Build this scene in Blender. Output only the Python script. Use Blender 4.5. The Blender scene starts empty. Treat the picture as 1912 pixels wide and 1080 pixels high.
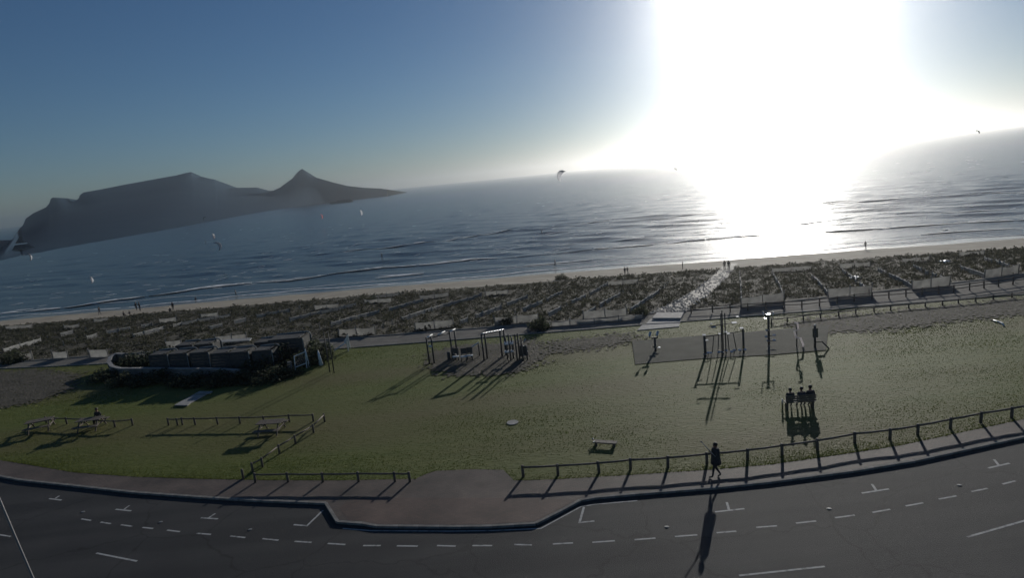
import bpy, bmesh, math, random
import numpy as np
from mathutils import Vector, Matrix

random.seed(7)
rng = np.random.default_rng(7)
R = math.radians
scn = bpy.context.scene
COL = scn.collection

# ------------------------------------------------------------------ camera
F_PX, PW, PH = 1140.0, 1912.0, 1080.0
ROLL = math.atan(0.1)
PITCH = R(10.4642)
CAM_H = 15.0
cam_d = bpy.data.cameras.new('camera')
cam_d.sensor_width = 36.0
cam_d.lens = F_PX / PW * 36.0
cam_d.clip_start = 0.5
cam_d.clip_end = 60000.0
cam = bpy.data.objects.new('camera', cam_d)
COL.objects.link(cam)
cam.location = (0, 0, CAM_H)
cam.rotation_euler = (Matrix.Rotation(R(90) - PITCH, 4, 'X') @ Matrix.Rotation(-ROLL, 4, 'Z')).to_euler()
scn.camera = cam

# ------------------------------------------------------------------ sky, sun, exposure
SUN_AZ, SUN_EL = R(23.8), R(14.5)          # azimuth clockwise from +Y
SUN_DIR = Vector((math.sin(SUN_AZ) * math.cos(SUN_EL), math.cos(SUN_AZ) * math.cos(SUN_EL), math.sin(SUN_EL)))
world = bpy.data.worlds.new("World")
scn.world = world
world.use_nodes = True
wn = world.node_tree
wn.nodes.clear()
sky = wn.nodes.new('ShaderNodeTexSky')
sky.sky_type = 'NISHITA'
sky.sun_disc = False
sky.sun_elevation = SUN_EL
sky.sun_rotation = SUN_AZ
sky.altitude = 20
sky.air_density = 1.0
sky.dust_density = 0.0
sky.ozone_density = 3.5
bg = wn.nodes.new('ShaderNodeBackground')
bg.inputs['Strength'].default_value = 0.05
wo = wn.nodes.new('ShaderNodeOutputWorld')
wn.links.new(sky.outputs[0], bg.inputs[0])
wn.links.new(bg.outputs[0], wo.inputs[0])

sun_d = bpy.data.lights.new('sun', 'SUN')
sun_d.energy = 5.0
sun_d.angle = R(0.53)
sun_d.color = (1.0, 0.87, 0.68)
sun = bpy.data.objects.new('sun', sun_d)
COL.objects.link(sun)
sun.rotation_euler = (-SUN_DIR).to_track_quat('-Z', 'Y').to_euler()
sun.location = (60, 120, 60)

scn.view_settings.view_transform = 'Standard'
scn.view_settings.look = 'None'
scn.view_settings.exposure = -0.42
scn.view_settings.use_white_balance = True
scn.view_settings.white_balance_temperature = 5550
scn.view_settings.white_balance_tint = 10
HAZE = 2.3e-4
scn.view_settings.gamma = 1.0
scn.view_settings.use_curve_mapping = False
scn.render.engine = 'CYCLES'
cy = scn.cycles
cy.use_denoising = True
try:
    cy.denoiser = 'OPENIMAGEDENOISE'
except Exception:
    pass
cy.max_bounces = 6
cy.diffuse_bounces = 2
cy.glossy_bounces = 3
cy.transmission_bounces = 4
cy.transparent_max_bounces = 8
cy.volume_bounces = 1
cy.sample_clamp_indirect = 6.0
cy.caustics_reflective = False
cy.caustics_refractive = False

# ------------------------------------------------------------------ survey: from a pixel of the photograph to a point of the place
def ray(px, py):
    u, v = px - PW / 2, PH / 2 - py
    r = u * math.cos(ROLL) + v * math.sin(ROLL)
    t = -u * math.sin(ROLL) + v * math.cos(ROLL)
    return Vector((r, F_PX * math.cos(PITCH) + t * math.sin(PITCH), -F_PX * math.sin(PITCH) + t * math.cos(PITCH)))

def at(px, py, z=0.0):
    d = ray(px, py)
    return Vector((0, 0, CAM_H)) + d * ((z - CAM_H) / d.z)

def at_dist(px, py, dist):
    d = ray(px, py)
    return Vector((0, 0, CAM_H)) + d * (dist / math.hypot(d.x, d.y))

SEA = -6.0
def curve(pts, z):
    w = sorted([(p.x, p.y) for p in (at(a, b, z) for a, b in pts)])
    return np.array([p[0] for p in w]), np.array([p[1] for p in w])

def smooth_fit(c, deg):
    co = np.polyfit(c[0], c[1], deg)
    lo, hi = c[0].min(), c[0].max()
    def f(x):
        x = np.asarray(x, float)
        xc = np.clip(x, lo, hi)
        y = np.polyval(co, xc)
        dco = np.polyder(co)
        y = np.where(x < lo, y + np.polyval(dco, lo) * (x - lo), y)
        y = np.where(x > hi, y + np.polyval(dco, hi) * (x - hi), y)
        return y
    return f

path_near = smooth_fit(curve([(0, 690), (170, 678), (580, 662), (780, 640), (960, 622), (1195, 605), (1290, 600), (1600, 580), (1912, 548)], 0.0), 3)
path_far = smooth_fit(curve([(0, 678), (170, 668), (580, 638), (780, 622), (960, 608), (1195, 590), (1290, 578), (1600, 553), (1912, 512)], 0.0), 3)
dune_end = smooth_fit(curve([(0, 610), (200, 596), (480, 567), (700, 550), (960, 535), (1200, 512), (1370, 497), (1600, 487), (1912, 463)], -4.5), 2)
water_edge = smooth_fit(curve([(0, 597), (186, 580), (480, 549), (700, 533), (960, 514), (1200, 496), (1400, 478), (1616, 460), (1912, 440)], SEA), 2)

_ph = rng.uniform(0, 6.28, 24)
_kx = rng.uniform(-1, 1, 24)
_ky = rng.uniform(-1, 1, 24)
def lumps(x, y, scale):
    x = np.asarray(x, float); y = np.asarray(y, float)
    s = 0
    for i in range(12):
        k = (0.6 + 0.25 * i) / scale
        s = s + np.sin(k * (_kx[i] * x + _ky[i] * y) * 2 + _ph[i]) / (1 + 0.3 * i)
    return s / 4.0

def terrain(x, y):
    x = np.asarray(x, float); y = np.asarray(y, float)
    pf, de, we = path_far(x), dune_end(x), water_edge(x)
    u = np.clip((y - pf) / (de - pf), 0, 1)
    v = np.clip((y - de) / (we - de), 0, 1)
    w = np.clip((y - we) / 60.0, 0, 1)
    bell = np.sin(np.pi * np.clip(u, 0, 1))
    z = -4.5 * u + 0.35 * bell * lumps(x, y, 9.0) + 0.5 * np.exp(-((u - 0.95) / 0.06) ** 2) * (lumps(x, y, 7.0) * 0.7)
    z = z + (-1.5) * v ** 0.8 - 2.5 * w
    return z
def tz(x, y):
    return float(terrain(x, y))

def on(px, py):
    """point of the ground seen at a pixel"""
    d = ray(px, py)
    o = Vector((0, 0, CAM_H))
    s0 = 0.0
    for i in range(1, 900):
        s = s0 + 0.35 / math.hypot(d.x, d.y)
        p = o + d * s
        if p.z <= max(tz(p.x, p.y), SEA):
            a, b = s0, s
            for _ in range(18):
                m = (a + b) / 2
                p = o + d * m
                if p.z <= max(tz(p.x, p.y), SEA): b = m
                else: a = m
            p = o + d * b
            return Vector((p.x, p.y, max(tz(p.x, p.y), SEA)))
        s0 = s
    return at(px, py, SEA)

# ------------------------------------------------------------------ materials
def mat(name, col, rough=0.8, spec=0.3, metal=0.0, noise=None, col2=None, bump=0.0, bscale=None, sheen=0.0, detail=4.0, coords='Object', stretch=(1, 1, 1), ramp=(0.35, 0.65), noise2=None, col3=None, emit=None):
    m = bpy.data.materials.new(name)
    m.use_nodes = True
    n, l = m.node_tree.nodes, m.node_tree.links
    b = n['Principled BSDF']
    b.inputs['Base Color'].default_value = (*col, 1)
    b.inputs['Roughness'].default_value = rough
    b.inputs['Specular IOR Level'].default_value = spec
    b.inputs['Metallic'].default_value = metal
    if sheen:
        b.inputs['Sheen Weight'].default_value = sheen
        b.inputs['Sheen Roughness'].default_value = 0.4
    if noise or bump:
        tc = n.new('ShaderNodeTexCoord')
        mp = n.new('ShaderNodeMapping')
        mp.inputs['Scale'].default_value = stretch
        l.new(tc.outputs[coords], mp.inputs[0])
    if noise:
        t = n.new('ShaderNodeTexNoise')
        t.inputs['Scale'].default_value = noise
        t.inputs['Detail'].default_value = detail
        l.new(mp.outputs[0], t.inputs['Vector'])
        r = n.new('ShaderNodeValToRGB')
        r.color_ramp.elements[0].position = ramp[0]
        r.color_ramp.elements[1].position = ramp[1]
        r.color_ramp.elements[0].color = (*col, 1)
        r.color_ramp.elements[1].color = (*(col2 or col), 1)
        l.new(t.outputs[0], r.inputs[0])
        out = r.outputs[0]
        if noise2:
            t2 = n.new('ShaderNodeTexNoise')
            t2.inputs['Scale'].default_value = noise2
            t2.inputs['Detail'].default_value = 3
            l.new(mp.outputs[0], t2.inputs['Vector'])
            r2 = n.new('ShaderNodeValToRGB')
            r2.color_ramp.elements[0].position = 0.42
            r2.color_ramp.elements[1].position = 0.62
            l.new(t2.outputs[0], r2.inputs[0])
            mx = n.new('ShaderNodeMixRGB')
            l.new(r2.outputs[0], mx.inputs[0])
            l.new(out, mx.inputs[1])
            mx.inputs[2].default_value = (*col3, 1)
            out = mx.outputs[0]
        l.new(out, b.inputs['Base Color'])
    if bump:
        tb = n.new('ShaderNodeTexNoise')
        tb.inputs['Scale'].default_value = bscale or noise
        tb.inputs['Detail'].default_value = 5
        l.new(mp.outputs[0], tb.inputs['Vector'])
        bp = n.new('ShaderNodeBump')
        bp.inputs['Strength'].default_value = bump
        bp.inputs['Distance'].default_value = 0.1
        l.new(tb.outputs[0], bp.inputs['Height'])
        l.new(bp.outputs[0], b.inputs['Normal'])
    return m

def leaf_mat(name, col, col2, scale, trans=0.35):
    m = bpy.data.materials.new(name)
    m.use_nodes = True
    n, l = m.node_tree.nodes, m.node_tree.links
    b = n['Principled BSDF']
    b.inputs['Roughness'].default_value = 0.75
    b.inputs['Specular IOR Level'].default_value = 0.12
    tc = n.new('ShaderNodeTexCoord')
    t = n.new('ShaderNodeTexNoise')
    t.inputs['Scale'].default_value = scale
    t.inputs['Detail'].default_value = 4
    l.new(tc.outputs['Object'], t.inputs['Vector'])
    r = n.new('ShaderNodeValToRGB')
    r.color_ramp.elements[0].position = 0.35
    r.color_ramp.elements[1].position = 0.68
    r.color_ramp.elements[0].color = (*col, 1)
    r.color_ramp.elements[1].color = (*col2, 1)
    l.new(t.outputs[0], r.inputs[0])
    l.new(r.outputs[0], b.inputs['Base Color'])
    tr = n.new('ShaderNodeBsdfTranslucent')
    l.new(r.outputs[0], tr.inputs[0])
    mx = n.new('ShaderNodeMixShader')
    mx.inputs[0].default_value = trans
    l.new(b.outputs[0], mx.inputs[1])
    l.new(tr.outputs[0], mx.inputs[2])
    l.new(mx.outputs[0], n['Material Output'].inputs[0])
    return m

M = {}
M['asphalt'] = mat('asphalt', (0.036, 0.036, 0.0375), 0.8, 0.25, noise=0.35, col2=(0.050, 0.050, 0.050), bump=0.35, bscale=30, ramp=(0.3, 0.7), noise2=0.09, col3=(0.042, 0.042, 0.042))
def asphalt_wear(m):
    n, l = m.node_tree.nodes, m.node_tree.links
    b = n['Principled BSDF']; src = b.inputs['Base Color'].links[0].from_socket
    tc = n.new('ShaderNodeTexCoord')
    mp = n.new('ShaderNodeMapping'); mp.inputs['Scale'].default_value = (0.05, 0.75, 1); l.new(tc.outputs['Object'], mp.inputs[0])
    t = n.new('ShaderNodeTexNoise'); t.inputs['Scale'].default_value = 1.0; t.inputs['Detail'].default_value = 5; l.new(mp.outputs[0], t.inputs['Vector'])
    r = n.new('ShaderNodeValToRGB'); r.color_ramp.elements[0].position = .38; r.color_ramp.elements[1].position = .62
    r.color_ramp.elements[0].color = (.78, .78, .79, 1); r.color_ramp.elements[1].color = (1.15, 1.13, 1.1, 1); l.new(t.outputs[0], r.inputs[0])
    vo = n.new('ShaderNodeTexVoronoi'); vo.feature = 'DISTANCE_TO_EDGE'; vo.inputs['Scale'].default_value = .16
    nz = n.new('ShaderNodeTexNoise'); nz.inputs['Scale'].default_value = .9; nz.inputs['Detail'].default_value = 4; l.new(tc.outputs['Object'], nz.inputs['Vector'])
    ad = n.new('ShaderNodeMixRGB'); ad.blend_type = 'ADD'; ad.inputs[0].default_value = 1.6; l.new(tc.outputs['Object'], ad.inputs[1]); l.new(nz.outputs['Color'], ad.inputs[2])
    l.new(ad.outputs[0], vo.inputs['Vector'])
    rc = n.new('ShaderNodeValToRGB'); rc.color_ramp.elements[0].position = .002; rc.color_ramp.elements[1].position = .009
    rc.color_ramp.elements[0].color = (.62, .62, .62, 1); rc.color_ramp.elements[1].color = (1, 1, 1, 1); l.new(vo.outputs['Distance'], rc.inputs[0])
    m1 = n.new('ShaderNodeMixRGB'); m1.blend_type = 'MULTIPLY'; m1.inputs[0].default_value = 1; l.new(src, m1.inputs[1]); l.new(r.outputs[0], m1.inputs[2])
    m2 = n.new('ShaderNodeMixRGB'); m2.blend_type = 'MULTIPLY'; m2.inputs[0].default_value = 1; l.new(m1.outputs[0], m2.inputs[1]); l.new(rc.outputs[0], m2.inputs[2])
    l.new(m2.outputs[0], b.inputs['Base Color'])
asphalt_wear(M['asphalt'])
M['paint'] = mat('road_paint', (0.17, 0.17, 0.168), 0.75, 0.25, noise=5, col2=(0.42, 0.42, 0.405), ramp=(0.3, 0.5))
M['kerb'] = mat('kerb_concrete', (0.17, 0.162, 0.15), 0.85, 0.15, noise=3, col2=(0.27, 0.26, 0.24))
M['path'] = mat('worn_path', (0.13, 0.122, 0.108), 0.9, 0.1, noise=1.2, col2=(0.20, 0.19, 0.17), bump=0.2, bscale=8, stretch=(0.5, 1.5, 1))
M['concrete'] = mat('concrete', (0.26, 0.25, 0.235), 0.8, 0.3, noise=2.0, col2=(0.36, 0.35, 0.33), bump=0.2, bscale=12)
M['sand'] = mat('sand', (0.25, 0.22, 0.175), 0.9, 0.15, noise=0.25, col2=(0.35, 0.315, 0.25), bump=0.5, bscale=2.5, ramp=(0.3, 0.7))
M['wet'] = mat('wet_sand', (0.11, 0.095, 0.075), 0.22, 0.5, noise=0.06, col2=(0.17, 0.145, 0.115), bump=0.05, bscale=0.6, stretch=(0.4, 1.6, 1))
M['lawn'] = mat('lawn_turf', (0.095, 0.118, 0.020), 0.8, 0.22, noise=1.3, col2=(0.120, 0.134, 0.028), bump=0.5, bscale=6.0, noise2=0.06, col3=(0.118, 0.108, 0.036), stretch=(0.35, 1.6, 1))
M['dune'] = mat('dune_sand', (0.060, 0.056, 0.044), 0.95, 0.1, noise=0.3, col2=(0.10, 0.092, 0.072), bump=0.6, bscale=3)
M['wood'] = mat('weathered_wood', (0.105, 0.088, 0.070), 0.75, 0.3, noise=8, col2=(0.17, 0.145, 0.12))
M['greywood'] = mat('silver_grey_wood', (0.22, 0.205, 0.18), 0.75, 0.3, noise=5, col2=(0.34, 0.32, 0.28))
M['mountain'] = mat('haze_tinted_rock', (0.034, 0.058, 0.090), 0.95, 0.02, noise=0.02, col2=(0.042, 0.066, 0.096), coords='Object', detail=8)  # blue of the distant haze is mixed into the rock colour

# ------------------------------------------------------------------ mesh helpers
class MB:
    def __init__(s): s.v = []; s.f = []; s.m = []
    def add(s, vs, fs, mi=0):
        o = len(s.v); s.v += [tuple(v) for v in vs]; s.f += [tuple(i + o for i in f) for f in fs]; s.m += [mi] * len(fs)
    def box(s, c, size, rot=None, mi=0):
        hx, hy, hz = size[0] / 2, size[1] / 2, size[2] / 2
        vs = [Vector((x, y, z)) for x in (-hx, hx) for y in (-hy, hy) for z in (-hz, hz)]
        if rot is not None: vs = [rot @ v for v in vs]
        vs = [v + Vector(c) for v in vs]
        s.add(vs, [(0, 1, 3, 2), (4, 6, 7, 5), (0, 4, 5, 1), (2, 3, 7, 6), (0, 2, 6, 4), (1, 5, 7, 3)], mi)
    def beam(s, p, q, w, h=None, up=(0, 0, 1), mi=0, taper=1.0):
        """rectangular bar from p to q: w across, h along 'up'"""
        h = h or w
        p, q = Vector(p), Vector(q)
        d = (q - p).normalized()
        u = Vector(up)
        if abs(d.dot(u)) > 0.98: u = Vector((0, 1, 0))
        sx = d.cross(u).normalized(); uu = sx.cross(d).normalized()
        vs = []
        for pt, k in ((p, 1.0), (q, taper)):
            for a, b in ((-1, -1), (1, -1), (1, 1), (-1, 1)):
                vs.append(pt + sx * (a * w / 2 * k) + uu * (b * h / 2 * k))
        s.add(vs, [(3, 2, 1, 0), (4, 5, 6, 7), (0, 1, 5, 4), (1, 2, 6, 5), (2, 3, 7, 6), (3, 0, 4, 7)], mi)
    def tube(s, pts, r, n=6, mi=0, caps=True):
        pts = [Vector(p) for p in pts]
        rs = r if isinstance(r, (list, tuple)) else [r] * len(pts)
        rings = []
        o = len(s.v)
        prev = None
        for i, p in enumerate(pts):
            d = (pts[min(i + 1, len(pts) - 1)] - pts[max(i - 1, 0)]).normalized()
            a = Vector((0, 0, 1)) if abs(d.z) < 0.9 else Vector((0, 1, 0))
            if prev is not None: a = prev
            sx = d.cross(a)
            if sx.length < 1e-4: sx = d.cross(Vector((1, 0, 0)))
            sx.normalize(); uu = sx.cross(d).normalized(); prev = uu
            for k in range(n):
                t = 2 * math.pi * k / n
                s.v.append(tuple(p + sx * (math.cos(t) * rs[i]) + uu * (math.sin(t) * rs[i])))
        for i in range(len(pts) - 1):
            for k in range(n):
                a, b = o + i * n + k, o + i * n + (k + 1) % n
                s.f.append((a, b, b + n, a + n)); s.m.append(mi)
        if caps:
            s.f.append(tuple(o + k for k in reversed(range(n)))); s.m.append(mi)
            s.f.append(tuple(o + (len(pts) - 1) * n + k for k in range(n))); s.m.append(mi)
    def ball(s, c, r, mi=0, seg=8, rings=5, sq=(1, 1, 1)):
        c = Vector(c); o = len(s.v)
        s.v.append(tuple(c + Vector((0, 0, r * sq[2]))))
        for i in range(1, rings):
            a = math.pi * i / rings
            for k in range(seg):
                t = 2 * math.pi * k / seg
                s.v.append(tuple(c + Vector((math.sin(a) * math.cos(t) * r * sq[0], math.sin(a) * math.sin(t) * r * sq[1], math.cos(a) * r * sq[2]))))
        s.v.append(tuple(c - Vector((0, 0, r * sq[2]))))
        e = len(s.v) - 1
        for k in range(seg):
            s.f.append((o, o + 1 + k, o + 1 + (k + 1) % seg)); s.m.append(mi)
            b = o + 1 + (rings - 2) * seg
            s.f.append((e, b + (k + 1) % seg, b + k)); s.m.append(mi)
        for i in range(rings - 2):
            for k in range(seg):
                a, b = o + 1 + i * seg + k, o + 1 + i * seg + (k + 1) % seg
                s.f.append((a, a + seg, b + seg, b)); s.m.append(mi)
    def disc(s, c, r, h, n=20, mi=0, sq=1.0):
        c = Vector(c)
        vs = [c + Vector((math.cos(2 * math.pi * k / n) * r, math.sin(2 * math.pi * k / n) * r * sq, z)) for z in (0, h) for k in range(n)]
        fs = [tuple(reversed(range(n))), tuple(range(n, 2 * n))] + [(k, (k + 1) % n, n + (k + 1) % n, n + k) for k in range(n)]
        s.add(vs, fs, mi)
    def mesh(s, name, mats, smooth=False):
        me = bpy.data.meshes.new(name)
        me.from_pydata(s.v, [], s.f)
        for m in (mats if isinstance(mats, (list, tuple)) else [mats]): me.materials.append(m)
        if any(s.m): me.polygons.foreach_set('material_index', s.m)
        if smooth: me.polygons.foreach_set('use_smooth', [True] * len(me.polygons))
        me.update()
        return me
    def build(s, name, mats, parent=None, smooth=False, loc=None):
        o = bpy.data.objects.new(name, s.mesh(name, mats, smooth))
        COL.objects.link(o)
        if parent is not None: o.parent = parent
        if loc is not None: o.location = loc
        return o

def np_mesh(name, verts, faces, m, smooth=False):
    """fast mesh from arrays: faces (n,3) or (n,4)"""
    me = bpy.data.meshes.new(name)
    verts = np.asarray(verts, np.float32); faces = np.asarray(faces, np.int32)
    k = faces.shape[1]
    me.vertices.add(len(verts)); me.vertices.foreach_set('co', verts.ravel())
    me.loops.add(faces.size); me.loops.foreach_set('vertex_index', faces.ravel())
    me.polygons.add(len(faces)); me.polygons.foreach_set('loop_start', np.arange(0, faces.size, k, dtype=np.int32))
    me.polygons.foreach_set('loop_total', np.full(len(faces), k, np.int32))
    if smooth: me.polygons.foreach_set('use_smooth', np.ones(len(faces), bool))
    for mm in (m if isinstance(m, (list, tuple)) else [m]): me.materials.append(mm)
    me.update(calc_edges=True)
    me.validate()
    o = bpy.data.objects.new(name, me); COL.objects.link(o)
    return o

def grid_faces(nr, nc):
    i = np.arange((nr - 1) * nc).reshape(nr - 1, nc)[:, :-1].ravel()
    return np.stack([i, i + 1, i + nc + 1, i + nc], 1)

def tag(o, label=None, cat=None, group=None, kind=None):
    if label: o['label'] = label
    if cat: o['category'] = cat
    if group: o['group'] = group
    if kind: o['kind'] = kind
    return o
def thing(name, label, cat, loc=(0, 0, 0), rz=0.0, group=None):
    o = bpy.data.objects.new(name, None); COL.objects.link(o)
    o.empty_display_size = 0.3
    o.location = loc; o.rotation_euler = (0, 0, rz)
    return tag(o, label, cat, group)
def copy_tree(src, loc=None, rz=None, label=None, scale=None):
    def cp(o, par):
        c = o.copy(); COL.objects.link(c)
        if par is not None:
            c.parent = par; c.matrix_parent_inverse = Matrix()
        for ch in o.children: cp(ch, c)
        return c
    r = cp(src, None)
    if loc is not None: r.location = loc
    if rz is not None: r.rotation_euler = (0, 0, rz)
    if label: r['label'] = label
    if scale: r.scale = (scale,) * 3
    return r

# ------------------------------------------------------------------ sea
def densify(pts, step_px=6.0):
    out = []
    for (a, b), (c, d) in zip(pts[:-1], pts[1:]):
        n = max(1, int(math.hypot(c - a, d - b) / step_px))
        out += [(a + (c - a) * i / n, b + (d - b) * i / n) for i in range(n)]
    return out + [pts[-1]]
BREAKERS = [  # crest lines of the surf, as seen
    ([(-60, 600), (0, 587), (125, 576), (200, 565), (276, 555), (376, 540), (480, 529), (543, 525), (630, 512), (706, 502), (806, 495), (882, 486), (960, 482), (1110, 467), (1211, 459), (1286, 450), (1386, 443), (1500, 437), (1613, 431), (1708, 424), (1808, 417), (1912, 412), (2000, 406)], 0.20, 0.8, 1.0),
    ([(700, 520), (831, 509), (960, 499), (1173, 481), (1311, 467), (1382, 462), (1500, 455), (1640, 446), (1790, 434), (1912, 427)], 0.10, 0.6, 0.6),
    ([(500, 487), (536, 483), (623, 473), (736, 461), (840, 449), (960, 430), (1086, 419), (1148, 411), (1211, 408), (1372, 395), (1500, 386), (1613, 377), (1746, 367), (1834, 362), (1912, 359), (2000, 355)], 0.24, 1.4, 0.4),
    ([(840, 476), (960, 466), (1060, 455), (1200, 448), (1330, 436), (1450, 425), (1613, 404), (1708, 402), (1808, 397), (1912, 391)], 0.14, 1.0, 0.3),
    ([(300, 520), (420, 505), (560, 489), (700, 476), (800, 468)], 0.10, 0.9, 0.1),
]
for b in BREAKERS:
    pass
_br = []
for pts, h, w, foam in BREAKERS:
    ww = sorted([(p.x, p.y) for p in (at(a, c, SEA) for a, c in densify(pts))])
    _br.append((np.array([p[0] for p in ww]), np.array([p[1] for p in ww]), h, w, foam))

def sea_z(x, y, fine=True):
    z = np.full(np.shape(x), SEA, float)
    far = np.clip((y - 260) / 500.0, 0, 1)
    shal = np.clip((y - water_edge(x)) / 45.0, 0.04, 1)
    for i in range(10):
        lam = 3.2 + i * 1.7
        k = 2 * math.pi / lam
        ang = R(27 + (i * 37 % 50) - 25)
        z = z + (1 - far) * shal * 0.055 * (lam / 10) * np.sin(k * (math.sin(ang) * x + math.cos(ang) * y) + _ph[i] + 1.3 * np.sin(0.05 * x * _kx[i] + 0.04 * y * _ky[i]))
    for bx, by, h, w, foam in _br:
        yb = np.interp(x, bx, by)
        amp = h * np.interp(x, [bx[0], bx[0] + 15, bx[-1] - 15, bx[-1]], [0, 1, 1, 0])
        amp = amp * (0.7 + 0.3 * np.sin(x * 0.11 + h * 30) + 0.15 * np.sin(x * 0.41))
        d = y - yb
        prof = np.where(d < 0, np.exp(-(d / (w * 0.45)) ** 2), np.exp(-(d / (w * 1.6)) ** 2))
        z = z + amp * prof
    return z

def water_material():
    m = bpy.data.materials.new('sea_water'); m.use_nodes = True
    n, l = m.node_tree.nodes, m.node_tree.links
    b = n['Principled BSDF']
    b.inputs['Base Color'].default_value = (0.038, 0.050, 0.044, 1)
    b.inputs['Roughness'].default_value = 0.24
    b.inputs['IOR'].default_value = 1.33
    tc = n.new('ShaderNodeTexCoord')
    hs = []
    for sc, st, amp in ((0.9, (0.45, 1.0, 1), 0.11), (0.28, (0.5, 1.0, 1), 0.16), (3.0, (0.6, 1, 1), 0.030)):
        mp = n.new('ShaderNodeMapping'); mp.inputs['Scale'].default_value = st
        mp.inputs['Rotation'].default_value = (0, 0, R(12))
        l.new(tc.outputs['Object'], mp.inputs[0])
        t = n.new('ShaderNodeTexNoise'); t.inputs['Scale'].default_value = sc; t.inputs['Detail'].default_value = 3
        l.new(mp.outputs[0], t.inputs['Vector'])
        mu = n.new('ShaderNodeMath'); mu.operation = 'MULTIPLY'; mu.inputs[1].default_value = amp
        l.new(t.outputs[0], mu.inputs[0]); hs.append(mu)
    a1 = n.new('ShaderNodeMath'); l.new(hs[0].outputs[0], a1.inputs[0]); l.new(hs[1].outputs[0], a1.inputs[1])
    a2 = n.new('ShaderNodeMath'); l.new(a1.outputs[0], a2.inputs[0]); l.new(hs[2].outputs[0], a2.inputs[1])
    bp = n.new('ShaderNodeBump'); bp.inputs['Strength'].default_value = 1.0; bp.inputs['Distance'].default_value = 1.0
    l.new(a2.outputs[0], bp.inputs['Height']); l.new(bp.outputs[0], b.inputs['Normal'])
    return m
M['water'] = water_material()

xs = np.concatenate([np.linspace(-9000, -700, 30), np.linspace(-650, -185, 40), np.arange(-180, 200, 1.3), np.linspace(205, 700, 40), np.linspace(750, 9000, 30)])
off = np.concatenate([np.arange(-4, 120, 0.5), 120 * (10000 / 120.0) ** (np.linspace(0, 1, 130))])
X, O = np.meshgrid(xs, off)
Y = water_edge(np.clip(X, -260, 260)) + O
Z = sea_z(X, Y)
sea = np_mesh('sea', np.stack([X, Y, Z], -1).reshape(-1, 3), grid_faces(len(off), len(xs)), M['water'], True)
tag(sea, kind="structure")

# ------------------------------------------------------------------ ground strips
XS = np.concatenate([np.linspace(-420, -150, 60), np.arange(-148, 140, 1.0), np.linspace(141, 420, 60)])
def strip(name, lo, hi, rows, m, zf=None, xs=XS):
    t = np.linspace(0, 1, rows)[:, None]
    a, b = lo(xs)[None], hi(xs)[None]
    Y = a + (b - a) * t
    X = np.repeat(xs[None], rows, 0)
    Z = (zf or terrain)(X, Y)
    o = np_mesh(name, np.stack([X, Y, Z], -1).reshape(-1, 3), grid_faces(rows, len(xs)), m, True)
    return tag(o, kind='structure')
wet_top = lambda x: dune_end(x) * 0.25 + water_edge(x) * 0.75
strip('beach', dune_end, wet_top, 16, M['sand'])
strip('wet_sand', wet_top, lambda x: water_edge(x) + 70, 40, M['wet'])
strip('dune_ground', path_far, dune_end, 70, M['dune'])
strip('footpath', path_near, path_far, 8, M['path'])
# ------------------------------------------------------------------ kerb line and lawn line
def line_fn(pts, z, left, right):
    w = sorted([(p.x, p.y) for p in (at(a, b, z) for a, b in pts)])
    xs_ = np.array([left[0]] + [p[0] for p in w] + [right[0]]); ys_ = np.array([left[1]] + [p[1] for p in w] + [right[1]])
    return lambda x: np.interp(np.asarray(x, float), xs_, ys_), np.stack([xs_, ys_], 1)
kerb_y, KERB = line_fn([(0, 889), (38, 896), (150, 908), (251, 919), (376, 928), (480, 934), (608, 939), (630, 974), (676, 977), (705, 982), (860, 983), (919, 982), (1000, 977), (1050, 952), (1083, 934), (1110, 929), (1186, 922), (1336, 910), (1440, 899), (1592, 879), (1708, 860), (1912, 815)], 0.0, (-420, 150), (420, 120))
lawn_y, LAWN = line_fn([(0, 860), (50, 868), (138, 883), (251, 891), (376, 895), (480, 897), (620, 898), (776, 895), (795, 886), (814, 880), (880, 877), (940, 878), (960, 898), (1035, 896), (1120, 891), (1186, 887), (1336, 877), (1440, 868), (1592, 846), (1683, 832), (1912, 783)], 0.0, (-420, 154), (420, 124))
XN = np.unique(np.concatenate([np.linspace(-420, -60, 50), np.arange(-60, 50, 0.25), np.linspace(50, 420, 50), KERB[:, 0], LAWN[:, 0]]))

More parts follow.
